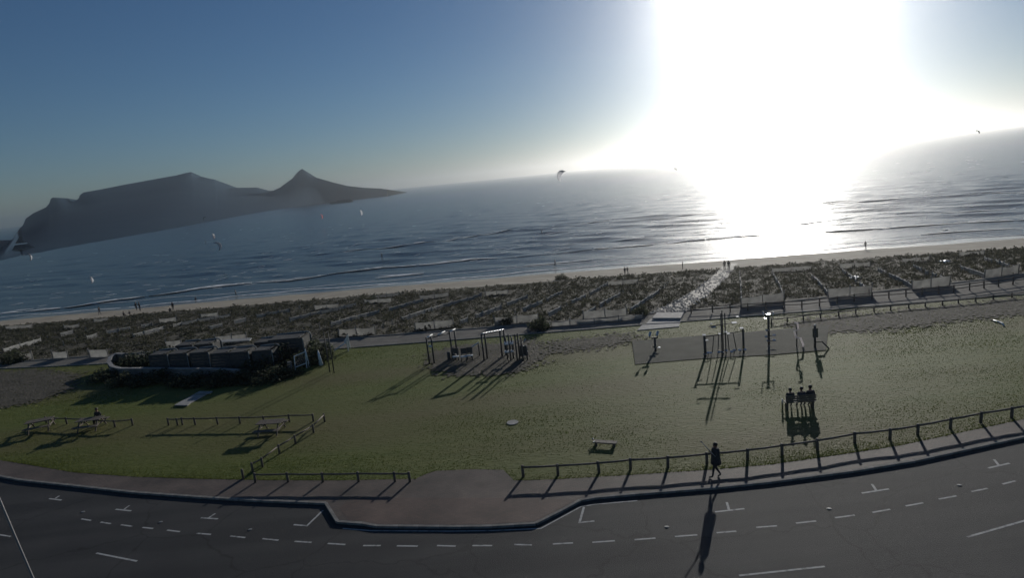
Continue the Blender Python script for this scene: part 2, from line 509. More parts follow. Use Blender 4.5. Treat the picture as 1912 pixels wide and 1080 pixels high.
def brick_mat(name, cols, bw, bh, mortar, mcol, rough=0.75, bump=0.5):
    m = bpy.data.materials.new(name); m.use_nodes = True
    n, l = m.node_tree.nodes, m.node_tree.links
    b = n['Principled BSDF']; b.inputs['Roughness'].default_value = rough; b.inputs['Specular IOR Level'].default_value = 0.35
    tc = n.new('ShaderNodeTexCoord'); br = n.new('ShaderNodeTexBrick')
    br.inputs['Scale'].default_value = 1.0; br.inputs['Brick Width'].default_value = bw; br.inputs['Row Height'].default_value = bh
    br.inputs['Mortar Size'].default_value = mortar; br.inputs['Color1'].default_value = (*cols[0], 1); br.inputs['Color2'].default_value = (*cols[1], 1); br.inputs['Mortar'].default_value = (*mcol, 1)
    l.new(tc.outputs['Object'], br.inputs['Vector'])
    t = n.new('ShaderNodeTexNoise'); t.inputs['Scale'].default_value = 0.5; t.inputs['Detail'].default_value = 6
    l.new(tc.outputs['Object'], t.inputs['Vector'])
    r = n.new('ShaderNodeValToRGB'); r.color_ramp.elements[0].position = 0.3; r.color_ramp.elements[1].position = 0.7
    r.color_ramp.elements[0].color = (0.55, 0.55, 0.55, 1); r.color_ramp.elements[1].color = (1.15, 1.12, 1.08, 1)
    l.new(t.outputs[0], r.inputs[0])
    mx = n.new('ShaderNodeMixRGB'); mx.blend_type = 'MULTIPLY'; mx.inputs[0].default_value = 1
    l.new(br.outputs[0], mx.inputs[1]); l.new(r.outputs[0], mx.inputs[2]); l.new(mx.outputs[0], b.inputs['Base Color'])
    bp = n.new('ShaderNodeBump'); bp.inputs['Strength'].default_value = bump; bp.inputs['Distance'].default_value = 0.02; bp.invert = True
    l.new(br.outputs['Fac'], bp.inputs['Height']); l.new(bp.outputs[0], b.inputs['Normal'])
    return m
M['paver'] = brick_mat('brick_paving', ((0.135, 0.105, 0.088), (0.105, 0.085, 0.075)), 0.22, 0.11, 0.008, (0.08, 0.07, 0.06))
M['red_paver'] = brick_mat('red_brick_paving', ((0.135, 0.092, 0.075), (0.105, 0.076, 0.065)), 0.22, 0.11, 0.008, (0.08, 0.065, 0.055))

flat = lambda z: (lambda X, Y: X * 0 + z)
lawn = strip('lawn', lawn_y, path_near, 60, M['lawn'], lambda X, Y: 0.03 * lumps(X, Y, 6.0) * np.clip((Y - lawn_y(X)) / 3, 0, 1) * np.clip((path_near(X) - Y) / 3, 0, 1), XN)
ROAD_Z = -0.10
road = strip('road', lambda x: np.asarray(x, float) * 0 - 60, lambda x: kerb_y(x) + 0.05, 30, M['asphalt'], flat(ROAD_Z), XN)
pavement = strip('pavement', kerb_y, lawn_y, 4, M['paver'], flat(0.0), XN)

# reddish bay of the pavement, a sheet laid 4 mm above
def sheet(name, pts, z, m, parent=None, jitter=0.0, sub=0.0, kind=None):
    P = [Vector(p[:2]) for p in pts]
    if sub:
        Q = []
        for a, b in zip(P, P[1:] + P[:1]):
            k = max(1, int((b - a).length / sub))
            Q += [a.lerp(b, i / k) + Vector((random.uniform(-jitter, jitter), random.uniform(-jitter, jitter))) for i in range(k)]
        P = Q
    bm = bmesh.new()
    f = bm.faces.new([bm.verts.new((p.x, p.y, z)) for p in P])
    if f.normal.z < 0 or f.calc_area() and True:
        f.normal_update()
        if f.normal.z < 0: f.normal_flip()
    bmesh.ops.triangulate(bm, faces=bm.faces[:])
    me = bpy.data.meshes.new(name); bm.to_mesh(me); bm.free(); me.materials.append(m)
    o = bpy.data.objects.new(name, me); COL.objects.link(o)
    if parent is not None: o.parent = parent
    if kind: o['kind'] = kind
    return o
px = lambda pts, z=0.0: [at(a, b, z) for a, b in pts]
sheet('paving_bay', px([(634, 950), (650, 972), (706, 979.5), (860, 980.5), (919, 979.5), (998, 974.5), (1048, 950), (1074, 935.5), (1000, 931), (900, 931), (800, 931), (700, 930), (655, 930)]), 0.004, M['red_paver'], kind='structure')

# kerb stones
kerb = bpy.data.objects.new('kerb', None); COL.objects.link(kerb); kerb['kind'] = 'structure'
poly = [Vector((a, b)) for a, b in KERB if -75 < a < 70]
poly = [Vector((-62.0, float(kerb_y(-62.0))))] + [p for p in poly if -60 < p.x < 45] + [Vector((48.0, float(kerb_y(48.0))))]
for a, b in zip(poly[:-1], poly[1:]):
    L = (b - a).length; k = max(1, round(L / 1.0))
    ang = math.atan2((b - a).y, (b - a).x)
    for i in range(k):
        c = a.lerp(b, (i + 0.5) / k)
        mb = MB(); w = L / k - 0.012
        mb.box((0, 0, 0), (w, 0.15, 0.17))
        o = mb.build('kerb_stone', M['kerb'], kerb)
        o.location = (c.x, c.y, -0.079 + random.uniform(-0.002, 0.002)); o.rotation_euler = (0, 0, ang + random.uniform(-0.004, 0.004))

# road markings, painted sheets 4 mm above the asphalt
def marking(name, pts, w):
    P = [at(a, b, ROAD_Z) for a, b in pts]
    mb = MB()
    for p, q in zip(P[:-1], P[1:]):
        d = (q - p).normalized(); s = Vector((-d.y, d.x, 0)) * w / 2
        e = d * (w * 0.5 if len(P) > 2 else 0)
        mb.add([p - s - e, q - s, q + s, p + s - e], [(0, 1, 2, 3)])
    mb.v = [(x, y, ROAD_Z + 0.004) for x, y, z in mb.v]
    return mb.build(name, M['paint'], road)
for d in [((960, 1018), (993, 1019)), ((1032, 1017), (1070, 1015)), ((1106, 1014), (1148, 1011)), ((1185, 1009), (1224, 1006)), ((1260, 1003), (1302, 1000)), ((1338, 996), (1375, 993)), ((1412, 986), (1451, 983)), ((1486, 978), (1524, 974)), ((1559, 968), (1596, 963)), ((1629, 958), (1662, 952)), ((1691, 946), (1724, 940)), ((1753, 933), (1786, 927)), ((1814, 919), (1844, 913)), ((1872, 905), (1896, 899)), ((678, 1020), (711, 1020)), ((741, 1020.5), (780, 1021)), ((816, 1020), (851, 1021)), ((882, 1020), (919, 1020)), ((612, 1016), (645, 1018)), ((550, 1012), (582, 1014)), ((490, 1007), (520, 1010)), ((430, 1002), (458, 1005)), ((367, 997), (394, 999)), ((312, 991), (336, 994)), ((266, 986), (286, 988)), ((226, 981), (247, 984)), ((188, 976), (207, 979)), ((152, 970), (170, 973)), ((1924, 892), (1948, 886))]:
    marking('lane_dash', d, 0.09)
for bar, stem in [(((1335, 957), (1390, 951)), ((1361, 953), (1357, 939))), (((1609, 922), (1660, 914)), ((1636, 917), (1628, 905))), (((1845, 875), (1885, 866)), ((1865, 870), (1856, 859))), (((375, 968), (407, 970)), ((390, 968), (402, 960))), (((216, 952), (245, 955)), ((232, 952), (242, 945))), (((92, 932), (115, 935)), ((103, 932), (111, 927)))]:
    marking('parking_bar', bar, 0.10); marking('parking_stem', stem, 0.10).location.z = 0.004
marking('bay_corner', [(550, 981), (573, 983), (603, 954)], 0.10)
marking('bay_corner', [(1090, 949), (1082, 977), (1110, 974)], 0.10)
for d in [((180, 1034), (256, 1049)), ((1380, 1076), (1540, 1059)), ((1806, 1004), (1925, 970)), ((-60, 990), (20, 1003))]:
    marking('centre_line', d, 0.09)
gut = [(640, 988), (691, 992), (840, 993), (919, 992), (1010, 988), (1050, 966), (1085, 947), (1110, 943), (1190, 936)]
for a, b in zip(gut[:-1], gut[1:]): marking('gutter_line', (a, b), 0.07)
M['stud'] = mat('stud_plastic', (0.25, 0.25, 0.24), 0.6, 0.3)
for i, (a, b) in enumerate([(1245, 985), (1548, 951), (1791, 907), (155, 957), (300, 976), (467, 990)]):
    p = at(a, b, ROAD_Z); mb = MB()
    mb.disc((0, 0, 0), 0.10, 0.015, 12, sq=0.8); mb.disc((0, 0, 0.015), 0.07, 0.012, 12, sq=0.8)
    o = mb.build('road_stud', M['stud'], road); o.location = (p.x, p.y, ROAD_Z + 0.001)
# manhole cover in the carriageway
# ------------------------------------------------------------------ pads, bare patches, slabs
M['rubber'] = mat('grey_play_surface', (0.100, 0.100, 0.078), 0.9, 0.1, noise=0.8, col2=(0.125, 0.122, 0.098), bump=0.3, bscale=25)
M['dirt'] = mat('bare_sandy_soil', (0.085, 0.078, 0.060), 0.9, 0.15, noise=0.8, col2=(0.125, 0.112, 0.088), bump=0.6, bscale=5)
GYM_PAD = px([(1180, 638), (1262, 632), (1440, 618), (1548, 608), (1542, 655), (1440, 664), (1300, 672), (1186, 682)])
PLAY_PAD = px([(792, 664), (850, 648), (905, 642), (995, 634), (1030, 660), (1000, 684), (930, 700), (840, 702), (800, 690)])
SAND_PATCH = px([(-60, 698), (60, 690), (150, 700), (128, 728), (70, 752), (-60, 770)])
sheet('gym_pad', GYM_PAD, 0.05, M['rubber'], kind='structure')
def in_poly(x, y, P):
    c = np.zeros(x.shape, bool); n = len(P)
    for i in range(n):
        a, b = P[i], P[(i + 1) % n]
        cond = ((a.y > y) != (b.y > y)) & (x < (b.x - a.x) * (y - a.y) / (b.y - a.y + 1e-9) + a.x)
        c ^= cond
    return c
def patch(name, P, z, m, cell=0.22, fuzz=0.8):
    """worn ground with a frayed, gappy edge"""
    gx = np.arange(min(p.x for p in P) - 2, max(p.x for p in P) + 2, cell); gy = np.arange(min(p.y for p in P) - 2, max(p.y for p in P) + 2, cell)
    X, Y = np.meshgrid(gx, gy)
    ok = in_poly(X + rng.normal(0, fuzz * .55, X.shape) + .5 * lumps(X, Y, 1.5), Y + rng.normal(0, fuzz * .4, X.shape) + .6 * lumps(X + 40, Y, 1.5), P)
    x, y = X[ok], Y[ok]; n = len(x); h = cell * .52
    jx, jy = rng.uniform(-.06, .06, (2, n))
    V = np.stack([np.stack([x + jx + a * h, y + jy + b * h, np.full(n, z) + rng.uniform(0, .003, n)], 1) for a, b in ((-1, -1), (1, -1), (1, 1), (-1, 1))], 1).reshape(-1, 3)
    o = np_mesh(name, V, np.arange(4 * n).reshape(-1, 4), m); o['kind'] = 'structure'
    return o
patch('play_ground', PLAY_PAD, 0.048, M['dirt'])
patch('bare_ground', SAND_PATCH, 0.047, M['dirt'], fuzz=1.1)
patch('bare_ground', px([(1450, 604), (1912, 556), (1990, 548), (1990, 580), (1800, 600), (1700, 612), (1600, 622), (1545, 622)]), 0.046, M['dirt'], fuzz=1.2)
patch('bare_ground', px([(1020, 640), (1180, 622), (1186, 640), (1040, 662)]), 0.045, M['dirt'], fuzz=1.4)

def slab(name, pts, z0, z1, m, parent=None):
    P = [Vector(p[:2]) for p in pts]; n = len(P)
    if sum((b.x - a.x) * (b.y + a.y) for a, b in zip(P, P[1:] + P[:1])) > 0: P.reverse()
    mb = MB()
    mb.add([(p.x, p.y, z0) for p in P] + [(p.x, p.y, z1) for p in P], [tuple(range(n))[::-1], tuple(range(n, 2 * n))] + [(k, (k + 1) % n, n + (k + 1) % n, n + k) for k in range(n)])
    return mb.build(name, m, parent)
ent = thing('beach_entrance', 'pale concrete landing and step where the stony path leaves the lawn', 'landing')
slab('landing_slab', px([(1218, 594), (1271, 594), (1277, 583), (1226, 584)], 0.28), -0.3, 0.28, M['concrete'], ent)
slab('step', px([(1206, 606), (1270, 603), (1273, 594), (1214, 597)], 0.05), -0.3, 0.10, M['concrete'], ent)
slab('apron', px([(1190, 618), (1268, 611), (1270, 604), (1200, 607)]), -0.2, 0.055, M['concrete'], ent)
# drain slab in the lawn
dr = thing('drain_slab', 'long grey concrete drain slab let into the lawn, slanting', 'slab')
slab('cover', px([(328, 757), (352, 757), (396, 733), (372, 733)]), -0.1, 0.07, M['concrete'], dr)
slab('raised_lid', px([(366, 737), (392, 736), (397, 732), (372, 732)], 0.1), 0.07, 0.14, M['concrete'], dr)
slab('raised_lid', px([(326, 758), (350, 758), (356, 753), (334, 753)], 0.1), 0.07, 0.14, M['concrete'], dr)
p = at(957, 790); mb = MB(); mb.disc((0, 0, 0), 0.36, 0.035, 20); 
tag(mb.build('manhole_cover', M['concrete'], loc=(p.x, p.y, 0.0)), 'round pale manhole cover set in the middle of the lawn', 'manhole cover')
# dark low bench-like log with shiny caps
A, B = at(1108, 831), at(1152, 834)
lg = thing('low_bench', 'low dark plank bench in the grass with two shiny end caps', 'bench', tuple(A))
d = (B - A); mb = MB(); mb.beam(Vector((0, 0, .2)), d + Vector((0, 0, .2)), .34, .06); mb.build('seat', M['wood'], lg)
M['steel'] = mat('polished_steel', (0.6, 0.6, 0.6), 0.32, 0.5, metal=1.0)
for k in (0.12, 0.88):
    mb = MB(); mb.box(d * k + Vector((0, 0, .08)), (.1, .3, .18)); mb.build('leg', M['wood'], lg)
for s in (-1, 1):
    mb = MB(); mb.ball(Vector((0.02, s * .2, .24)), .05, seg=10, rings=7); mb.build('end_cap', M['steel'], lg, True)

# ------------------------------------------------------------------ beach path
M['stony'] = mat('stony_path', (0.19, 0.17, 0.14), 0.8, 0.35, noise=1.6, col2=(0.36, 0.33, 0.28), bump=1.0, bscale=3.0, detail=6)
Lp = [(1216, 586), (1262, 563), (1300, 541), (1330, 518), (1348, 499), (1352, 492)]
Rp = [(1276, 584), (1304, 566), (1330, 546), (1355, 522), (1372, 501), (1378, 492)]
def resample(pts, n):
    P = np.array(pts, float); s = np.r_[0, np.cumsum(np.hypot(*np.diff(P, axis=0).T))]
    t = np.linspace(0, s[-1], n); return np.stack([np.interp(t, s, P[:, 0]), np.interp(t, s, P[:, 1])], 1)
L3 = [on(*q) for q in resample(Lp, 26)]; R3 = [on(*q) for q in resample(Rp, 26)]
BP_V = []
for a, b in zip(L3, R3):
    for k in range(9):
        q = a.lerp(b, k / 8); BP_V.append((q.x, q.y, tz(q.x, q.y) + 0.05 + 0.03 * random.random()))
bp_o = np_mesh('beach_path', np.array(BP_V), grid_faces(26, 9), M['stony'], True); bp_o['kind'] = 'structure'
# stones on it
sv, sf = [], []
for i in range(900):
    t = random.random() ** 1.4; k = int(t * 24); a, b = L3[k].lerp(L3[k + 1], random.random()), R3[k].lerp(R3[k + 1], random.random())
    q = a.lerp(b, random.uniform(-0.05, 1.05)); r = random.uniform(.06, .2); z = tz(q.x, q.y) + .05
    o = len(sv); an = random.random() * 6
    sv += [(q.x + r * math.cos(an + j * 1.57), q.y + r * math.sin(an + j * 1.57), z) for j in range(4)] + [(q.x, q.y, z + r * .9)]
    sf += [(o, o + 1, o + 4), (o + 1, o + 2, o + 4), (o + 2, o + 3, o + 4), (o + 3, o, o + 4)]
M['stone'] = mat('pale_stone', (0.26, 0.24, 0.21), 0.7, 0.4, noise=3, col2=(0.4, 0.38, 0.34))
np_mesh('path_stones', np.array(sv), np.array(sf), M['stone'])['kind'] = 'stuff'

# ------------------------------------------------------------------ vegetation as ground cover
M['scrub'] = leaf_mat('dune_scrub_leaf', (0.055, 0.058, 0.040), (0.090, 0.088, 0.060), 0.35, 0.3)
PATHPOLY = [Vector((a.x, a.y)) for a in L3] + [Vector((a.x, a.y)) for a in reversed(R3)]
def scatter_scrub(n, leaves):
    x = rng.uniform(-150, 135, n * 2); u = rng.uniform(0.02, 0.99, n * 2)
    y = path_far(x) + (dune_end(x) - path_far(x)) * u
    dens = 0.5 + 0.5 * lumps(x, y, 5.0) + np.where(u > 0.9, -0.25, 0.15)
    ok = (rng.random(n * 2) < np.clip(dens + 0.35, 0.15, 1)) & ~in_poly(x, y, PATHPOLY)
    x, y = x[ok][:n], y[ok][:n]; n = len(x)
    z = terrain(x, y)
    s = rng.uniform(0.20, 0.48, n) * np.where(rng.random(n) < 0.12, 1.7, 1.0)
    c = np.repeat(np.stack([x, y, z], 1), leaves, 0); S = np.repeat(s, leaves)[:, None]
    N = n * leaves
    d = rng.normal(size=(N, 3)); d /= np.linalg.norm(d, axis=1)[:, None]; d[:, 2] = np.abs(d[:, 2])
    pos = c + d * S * rng.uniform(0.35, 1.0, (N, 1)) * np.array([1, 1, 0.62])
    a = rng.normal(size=(N, 3)); a /= np.linalg.norm(a, axis=1)[:, None]
    b = np.cross(a, d); b /= np.linalg.norm(b, axis=1)[:, None] + 1e-9
    k = S * 0.30
    V = np.stack([pos - a * k, pos + a * k * 0.8 + b * k * 0.3, pos + b * k + d * k * 0.8], 1).reshape(-1, 3)
    return V, np.arange(N * 3).reshape(-1, 3)
V, Fc = scatter_scrub(24000, 13)
np_mesh('dune_scrub', V, Fc, M['scrub'])['kind'] = 'stuff'

M['blade'] = leaf_mat('grass_blade', (0.090, 0.114, 0.020), (0.122, 0.136, 0.030), 0.30, 0.55)
def scatter_grass(n):
    x = rng.uniform(-62, 56, n * 2); t = rng.random(n * 2) ** 1.7
    a, b = lawn_y(x), path_near(x)
    y = a + (b - a) * t
    ok = ~(in_poly(x, y, GYM_PAD) | (in_poly(x, y, PLAY_PAD) & (rng.random(n * 2) < .85)) | (in_poly(x, y, SAND_PATCH) & (rng.random(n * 2) < .9)))
    ok &= rng.random(n * 2) < np.clip(0.55 + 0.6 * lumps(x * 0.25, y * 1.8, 1.8), 0.08, 1)
    x, y = x[ok][:n], y[ok][:n]; n = len(x)
    h = rng.uniform(0.015, 0.036, n) * np.where(rng.random(n) < .06, 1.8, 1); w = rng.uniform(0.02, 0.05, n); an = rng.uniform(0, 6.28, n)
    lx, ly = rng.normal(0, 0.03, n), rng.normal(0, 0.03, n)
    z = np.full(n, 0.0)
    V = np.stack([np.stack([x - np.cos(an) * w, y - np.sin(an) * w, z - 0.02], 1), np.stack([x + np.cos(an) * w, y + np.sin(an) * w, z - 0.02], 1), np.stack([x + lx, y + ly, z + h], 1)], 1).reshape(-1, 3)
    return V, np.arange(n * 3).reshape(-1, 3)
V, Fc = scatter_grass(230000)
np_mesh('grass', V, Fc, M['blade'])['kind'] = 'stuff'

# ------------------------------------------------------------------ mountain across the bay
FOOT = [(-700, 640), (-400, 575), (-200, 530), (0, 487), (50, 478), (125, 462), (210, 447), (300, 431), (400, 412), (480, 396), (540, 385), (600, 373), (650, 363.5), (690, 357.5), (722, 354)]
RIDGE = [(-700, 480), (-400, 490), (-200, 486), (-60, 478), (0, 462), (10, 458), (38, 432), (48, 408), (62, 398), (90, 385), (95, 370), (100, 368.5), (127, 370), (134, 376), (146, 374), (149, 364), (156, 359), (185, 354), (230, 345), (290, 334), (330, 327), (345, 323), (357, 321), (361, 328), (367, 332), (378, 330), (390, 333), (401, 335), (405, 345), (413, 345), (419, 349), (425, 353), (432, 350.5), (480, 350), (487, 354), (495, 357), (511, 355.5), (523, 350), (536, 340), (546, 333), (552, 325), (558, 319), (564, 315), (569, 319), (578, 328), (598, 333.5), (624, 341), (649, 347), (680, 350.5), (712, 352), (722, 353.5)]
RD = 1800.0
pxs = np.unique(np.concatenate([np.arange(-700, -60, 12.0), np.arange(-60, 722, 1.5), np.array([722.0])]))
RPX = np.linspace(-700, 722, 1423)
fy = np.interp(pxs, *np.array(FOOT).T); ry = np.interp(pxs, *np.array(RIDGE).T)
rows = 34
MV = np.zeros((rows, len(pxs), 3))
for j, (a, b, c) in enumerate(zip(pxs, fy, ry)):
    p = at(a, b, SEA); dmax = 1740.0
    dd = math.hypot(p.x, p.y)
    dd = dmax if p.y < 0 else (dd ** -4 + dmax ** -4) ** -0.25
    p = Vector((0, 0, CAM_H)) + ray(a, b) * (dd / math.hypot(*ray(a, b).xy)); p.z = SEA
    rr = ray(a, c); el = rr.z / math.hypot(rr.x, rr.y)
    rdist = RD
    fd = math.hypot(p.x, p.y)
    if el < 0: rdist = min(rdist, fd + 0.5 * ((CAM_H - SEA) / -el - fd))
    r = at_dist(a, c, rdist)
    for i in range(rows):
        t = i / (rows - 1)
        tt = t
        hgt = t ** 1.25
        q = p.lerp(r, tt)
        rel = 0.0
        MV[i, j] = (q.x, q.y, r.z - SEA)
for i in range(rows):
    t = i / (rows - 1); zr = MV[i, :, 2].copy(); sg = (1 - t) ** 0.6 * 45.0
    if sg > 0.5:
        K = np.exp(-0.5 * ((pxs[None] - pxs[:, None]) / sg) ** 2) * np.gradient(pxs)[None]
        zr = K @ zr / K.sum(1)
    zr = np.minimum(zr, MV[i, :, 2] * 1.25 + 6)
    shape = 0.80 * t + 0.20 * np.clip((t - 0.72) / 0.28, 0, 1) ** 0.8
    MV[i, :, 2] = SEA - 0.4 + zr * shape
RX = lumps(MV[..., 0], MV[..., 1], 90.0) * 0.5 + lumps(MV[..., 0] + 900, MV[..., 1], 25.0) * 0.35
TT = np.linspace(0, 1, rows)[:, None]
MV[..., 2] += RX * np.sin(np.pi * TT) * np.clip(MV[..., 1] / 1800.0 - 0.2, 0, 1)
# back slope
back = MV[-1].copy(); back[:, 1] += 500; back[:, 2] = SEA - 5
MV2 = np.concatenate([MV, back[None]], 0)
tag(np_mesh('mountain', MV2.reshape(-1, 3), grid_faces(rows + 1, len(pxs)), M['mountain'], True), kind='structure')
# harbour breakwater at the mountain's seaward foot
mb = MB()
P0, P1 = at_dist(615, 369.5, 1350), at_dist(657, 362.8, 1350)
P0.z = P1.z = SEA
mb.beam(P0 + Vector((0, 0, 2)), P1 + Vector((0, 0, 2)), 14, 5)
mb.beam(P0.lerp(P1, .3) + Vector((0, 0, 5.5)), P0.lerp(P1, .92) + Vector((0, 0, 5.5)), 10, 3)
M['breakwater'] = mat('breakwater_stone', (0.08, 0.08, 0.08), 0.9)
tag(mb.build('breakwater', M['breakwater']), 'long dark low breakwater on the water below the pointed peak', 'breakwater')

# ------------------------------------------------------------------ foam
M['foam'] = mat('sea_foam', (0.62, 0.64, 0.65), 0.8, 0.2, noise=1.5, col2=(0.8, 0.81, 0.82))
fv, ff = [], []
def foam_strip(P, w0, w1, up=0.04):
    """ragged ribbon lying on the water along world points"""
    o = len(fv)
    for i, p in enumerate(P):
        k = math.sin(math.pi * (i + 0.3) / (len(P) - 0.4)) ** 0.5
        a = random.uniform(0.35, 1.0) * w0 * k; b = random.uniform(0.35, 1.0) * w1 * k
        for dy in (-a, b):
            x, y = p[0], p[1] + dy
            fv.append((x, y, float(sea_z(np.array([x]), np.array([y]))[0]) + up))
    for i in range(len(P) - 1):
        ff.append((o + 2 * i, o + 2 * i + 2, o + 2 * i + 3, o + 2 * i + 1))
def crest(px_pts, step=1.3):
    W = [at(a, b, SEA) for a, b in px_pts]
    out = []
    for a, b in zip(W[:-1], W[1:]):
        k = max(1, int((b - a).length / step)); out += [a.lerp(b, i / k) for i in range(k)]
    return out + [W[-1]]
for bx, by, h, w, foam in _br:
    if foam <= 0: continue
    x = bx[0]
    while x < bx[-1]:
        L = random.uniform(4, 26)
        if random.random() < min(0.95, foam * 0.95 + .1):
            xx = np.arange(x, min(x + L, bx[-1]), 1.0)
            if len(xx) > 3:
                foam_strip([(a, float(np.interp(a, bx, by)) + 0.25) for a in xx], 0.45, random.uniform(0.8, 2.4) * (0.5 + foam), 0.09)
                if random.random() < foam * .7: foam_strip([(a, float(np.interp(a, bx, by)) + random.uniform(2.5, 3.2) + math.sin(a * .3)) for a in xx[::2]], 0.3, random.uniform(.3, .9), 0.05)
        x += L
# swash edge
xx = np.arange(-140, 120, 0.9)
foam_strip([(a, float(water_edge(a)) + 1.2 + 1.2 * math.sin(a * .09) + .5 * math.sin(a * .37)) for a in xx], 0.75, 0.7, 0.05)
foam_strip([(a, float(water_edge(a)) + 7.5 + 1.6 * math.sin(a * .06 + 1) + .6 * math.sin(a * .29)) for a in xx], 0.35, 0.4, 0.04)
WHITE = [((583, 457), (619, 450)), ((654, 460), (684, 454)), ((440, 496), (478, 491)), ((398, 526), (424, 520)), ((380, 454), (393, 453)), ((611, 438.5), (620, 438)), ((777, 394), (790, 392)), ((1799, 299), (1831, 301)), ((1796, 388), (1818, 387)), ((970, 428), (990, 426)), ((1017, 437), (1045, 434)), ((69, 526), (80, 523)), ((206, 469), (218, 467)), ((225, 480), (233, 479)), ((445, 512), (462, 508)), ((640, 464), (650, 462)), ((650, 427), (660, 426)), ((1130, 480), (1150, 478)), ((1240, 425), (1256, 423)), ((1760, 430), (1772, 428))]
for a, b in WHITE:
    W = crest([a, b], 0.8); foam_strip(W, 0.5, 1.1, 0.10)
for i in range(420):
    a, b = random.uniform(-40, 1930), random.uniform(0, 1)
    p0 = at(a, 424 - 0.1 * a + 26 + b * 130, SEA)
    if p0.y < water_edge(p0.x) + 8 or p0.y > 900: continue
    L = random.uniform(1.0, 4.5); k = 6
    foam_strip([(p0.x + L * j / k, p0.y + L * .1 * j / k) for j in range(k + 1)], 0.2, 0.45 + p0.y * .001, 0.06)
FV = np.array(fv)
np_mesh('surf_foam', FV, np.array(ff), M['foam'])['kind'] = 'stuff'
# ------------------------------------------------------------------ post-and-rail fences
POST_CACHE = {}
def post_mesh(h, w):
    key = (round(h, 2), w)
    if key not in POST_CACHE:
        mb = MB(); mb.tube([(0, 0, -0.25), (0, 0, h - 0.03), (0, 0, h)], [w / 2, w / 2, w * 0.36], 9)
        POST_CACHE[key] = mb.mesh('post', M['wood'], True)
    return POST_CACHE[key]
def rail_fence(label, tops, h, w=0.13, rail_w=0.09, group=None, rail_skip=(), second=False):
    P = []
    for a, b in tops:
        p = at(a, b, h)
        z = tz(p.x, p.y) if p.y > path_far(p.x) else 0.0
        p = at(a, b, h + z); P.append(Vector((p.x, p.y, z)))
    t = thing('rail_fence', label, 'fence', tuple(P[0]), group=group)
    for p in P:
        o = bpy.data.objects.new('post', post_mesh(h, w)); COL.objects.link(o); o.parent = t
        o.location = p - P[0]; o.rotation_euler = (random.uniform(-.04, .04), random.uniform(-.04, .04), random.random() * 6)
    for i, (a, b) in enumerate(zip(P[:-1], P[1:])):
        if i in rail_skip: continue
        for hh in ((h - 0.10, h * 0.48) if second else (h - 0.10,)):
            mb = MB(); d = (b - a).normalized()
            q0 = a + Vector((0, 0, hh)) - d * 0.04; q1 = b + Vector((0, 0, hh)) + d * 0.04
            mb.tube([q0 - P[0], q0.lerp(q1, .5) - P[0] + Vector((0, 0, -.012)), q1 - P[0]], [rail_w / 2, rail_w / 2 * 1.05, rail_w / 2], 7)
            mb.build('rail', M['wood'], t, True)
    return t
rail_fence('long dark post and rail fence along the pavement, right of the paved bay', [(975, 870), (1040, 867), (1117, 862), (1176, 856), (1246, 852), (1319, 845), (1395, 838), (1460, 829), (1526, 820), (1596, 807), (1662, 800), (1714, 792), (1775, 780), (1832, 769), (1890, 760), (1950, 747), (2015, 733)], 0.62, 0.15, 0.10)
rail_fence('dark low fence between lawn and pavement, left of the paved bay', [(474, 884), (535, 883), (600, 883), (667, 882), (735, 882), (763, 882)], 0.55, 0.14)
rail_fence('lawn fence running diagonally away from the pavement corner', [(451, 877), (469, 864), (487, 855), (519, 831), (549, 813), (583, 793), (604, 773)], 0.6, 0.13, rail_skip=(0,))
rail_fence('lawn fence crossing the grass left of its meeting with the diagonal fence', [(312, 781), (329, 781), (338, 780), (362, 780), (404, 779), (446, 778), (491, 777), (538, 774), (583, 773)], 0.58, 0.13)
rail_fence('short lawn fence at the left behind the person seated at a table', [(84, 778), (97, 779), (122, 780), (150, 781), (175, 783), (212, 785), (245, 782)], 0.55, 0.13)
rail_fence('pale weathered rail fence along the dune side of the footpath, right of the beach entrance', [(1290, 571), (1330, 570), (1363, 568), (1396, 566), (1430, 564), (1463, 562), (1497, 561), (1530, 557), (1563, 553), (1595, 549), (1628, 545), (1660, 543), (1692, 540), (1722, 537), (1753, 534), (1781, 532), (1811, 528), (1838, 524), (1865, 521), (1892, 517), (1922, 512), (1952, 507)], 0.78, 0.13, 0.09, second=True)
rail_fence('low rail fence along the lawn side of the footpath, right of the outdoor gym', [(1440, 595), (1470, 592), (1500, 588), (1532, 585), (1566, 581), (1598, 577), (1632, 573), (1663, 570), (1697, 567), (1728, 564), (1760, 561), (1790, 558), (1822, 555), (1855, 551), (1890, 547), (1925, 543), (1960, 539)], 0.45, 0.13, 0.09)
# timber edging along the footpath
ed = bpy.data.objects.new('path_edging', None); COL.objects.link(ed); ed['kind'] = 'structure'
for fn, off in ((path_near, -0.06), (path_far, 0.06)):
    xx = np.arange(-64, 60, 3.0)
    for a, b in zip(xx[:-1], xx[1:]):
        if 11 < a < 16 and off > 0: continue
        mb = MB(); p = Vector((a, float(fn(a)) + off, 0.02)); q = Vector((b - 0.03, float(fn(b)) + off, 0.02))
        mb.beam(p, q, 0.10, 0.12); mb.build('edge_board', M['greywood'], ed)

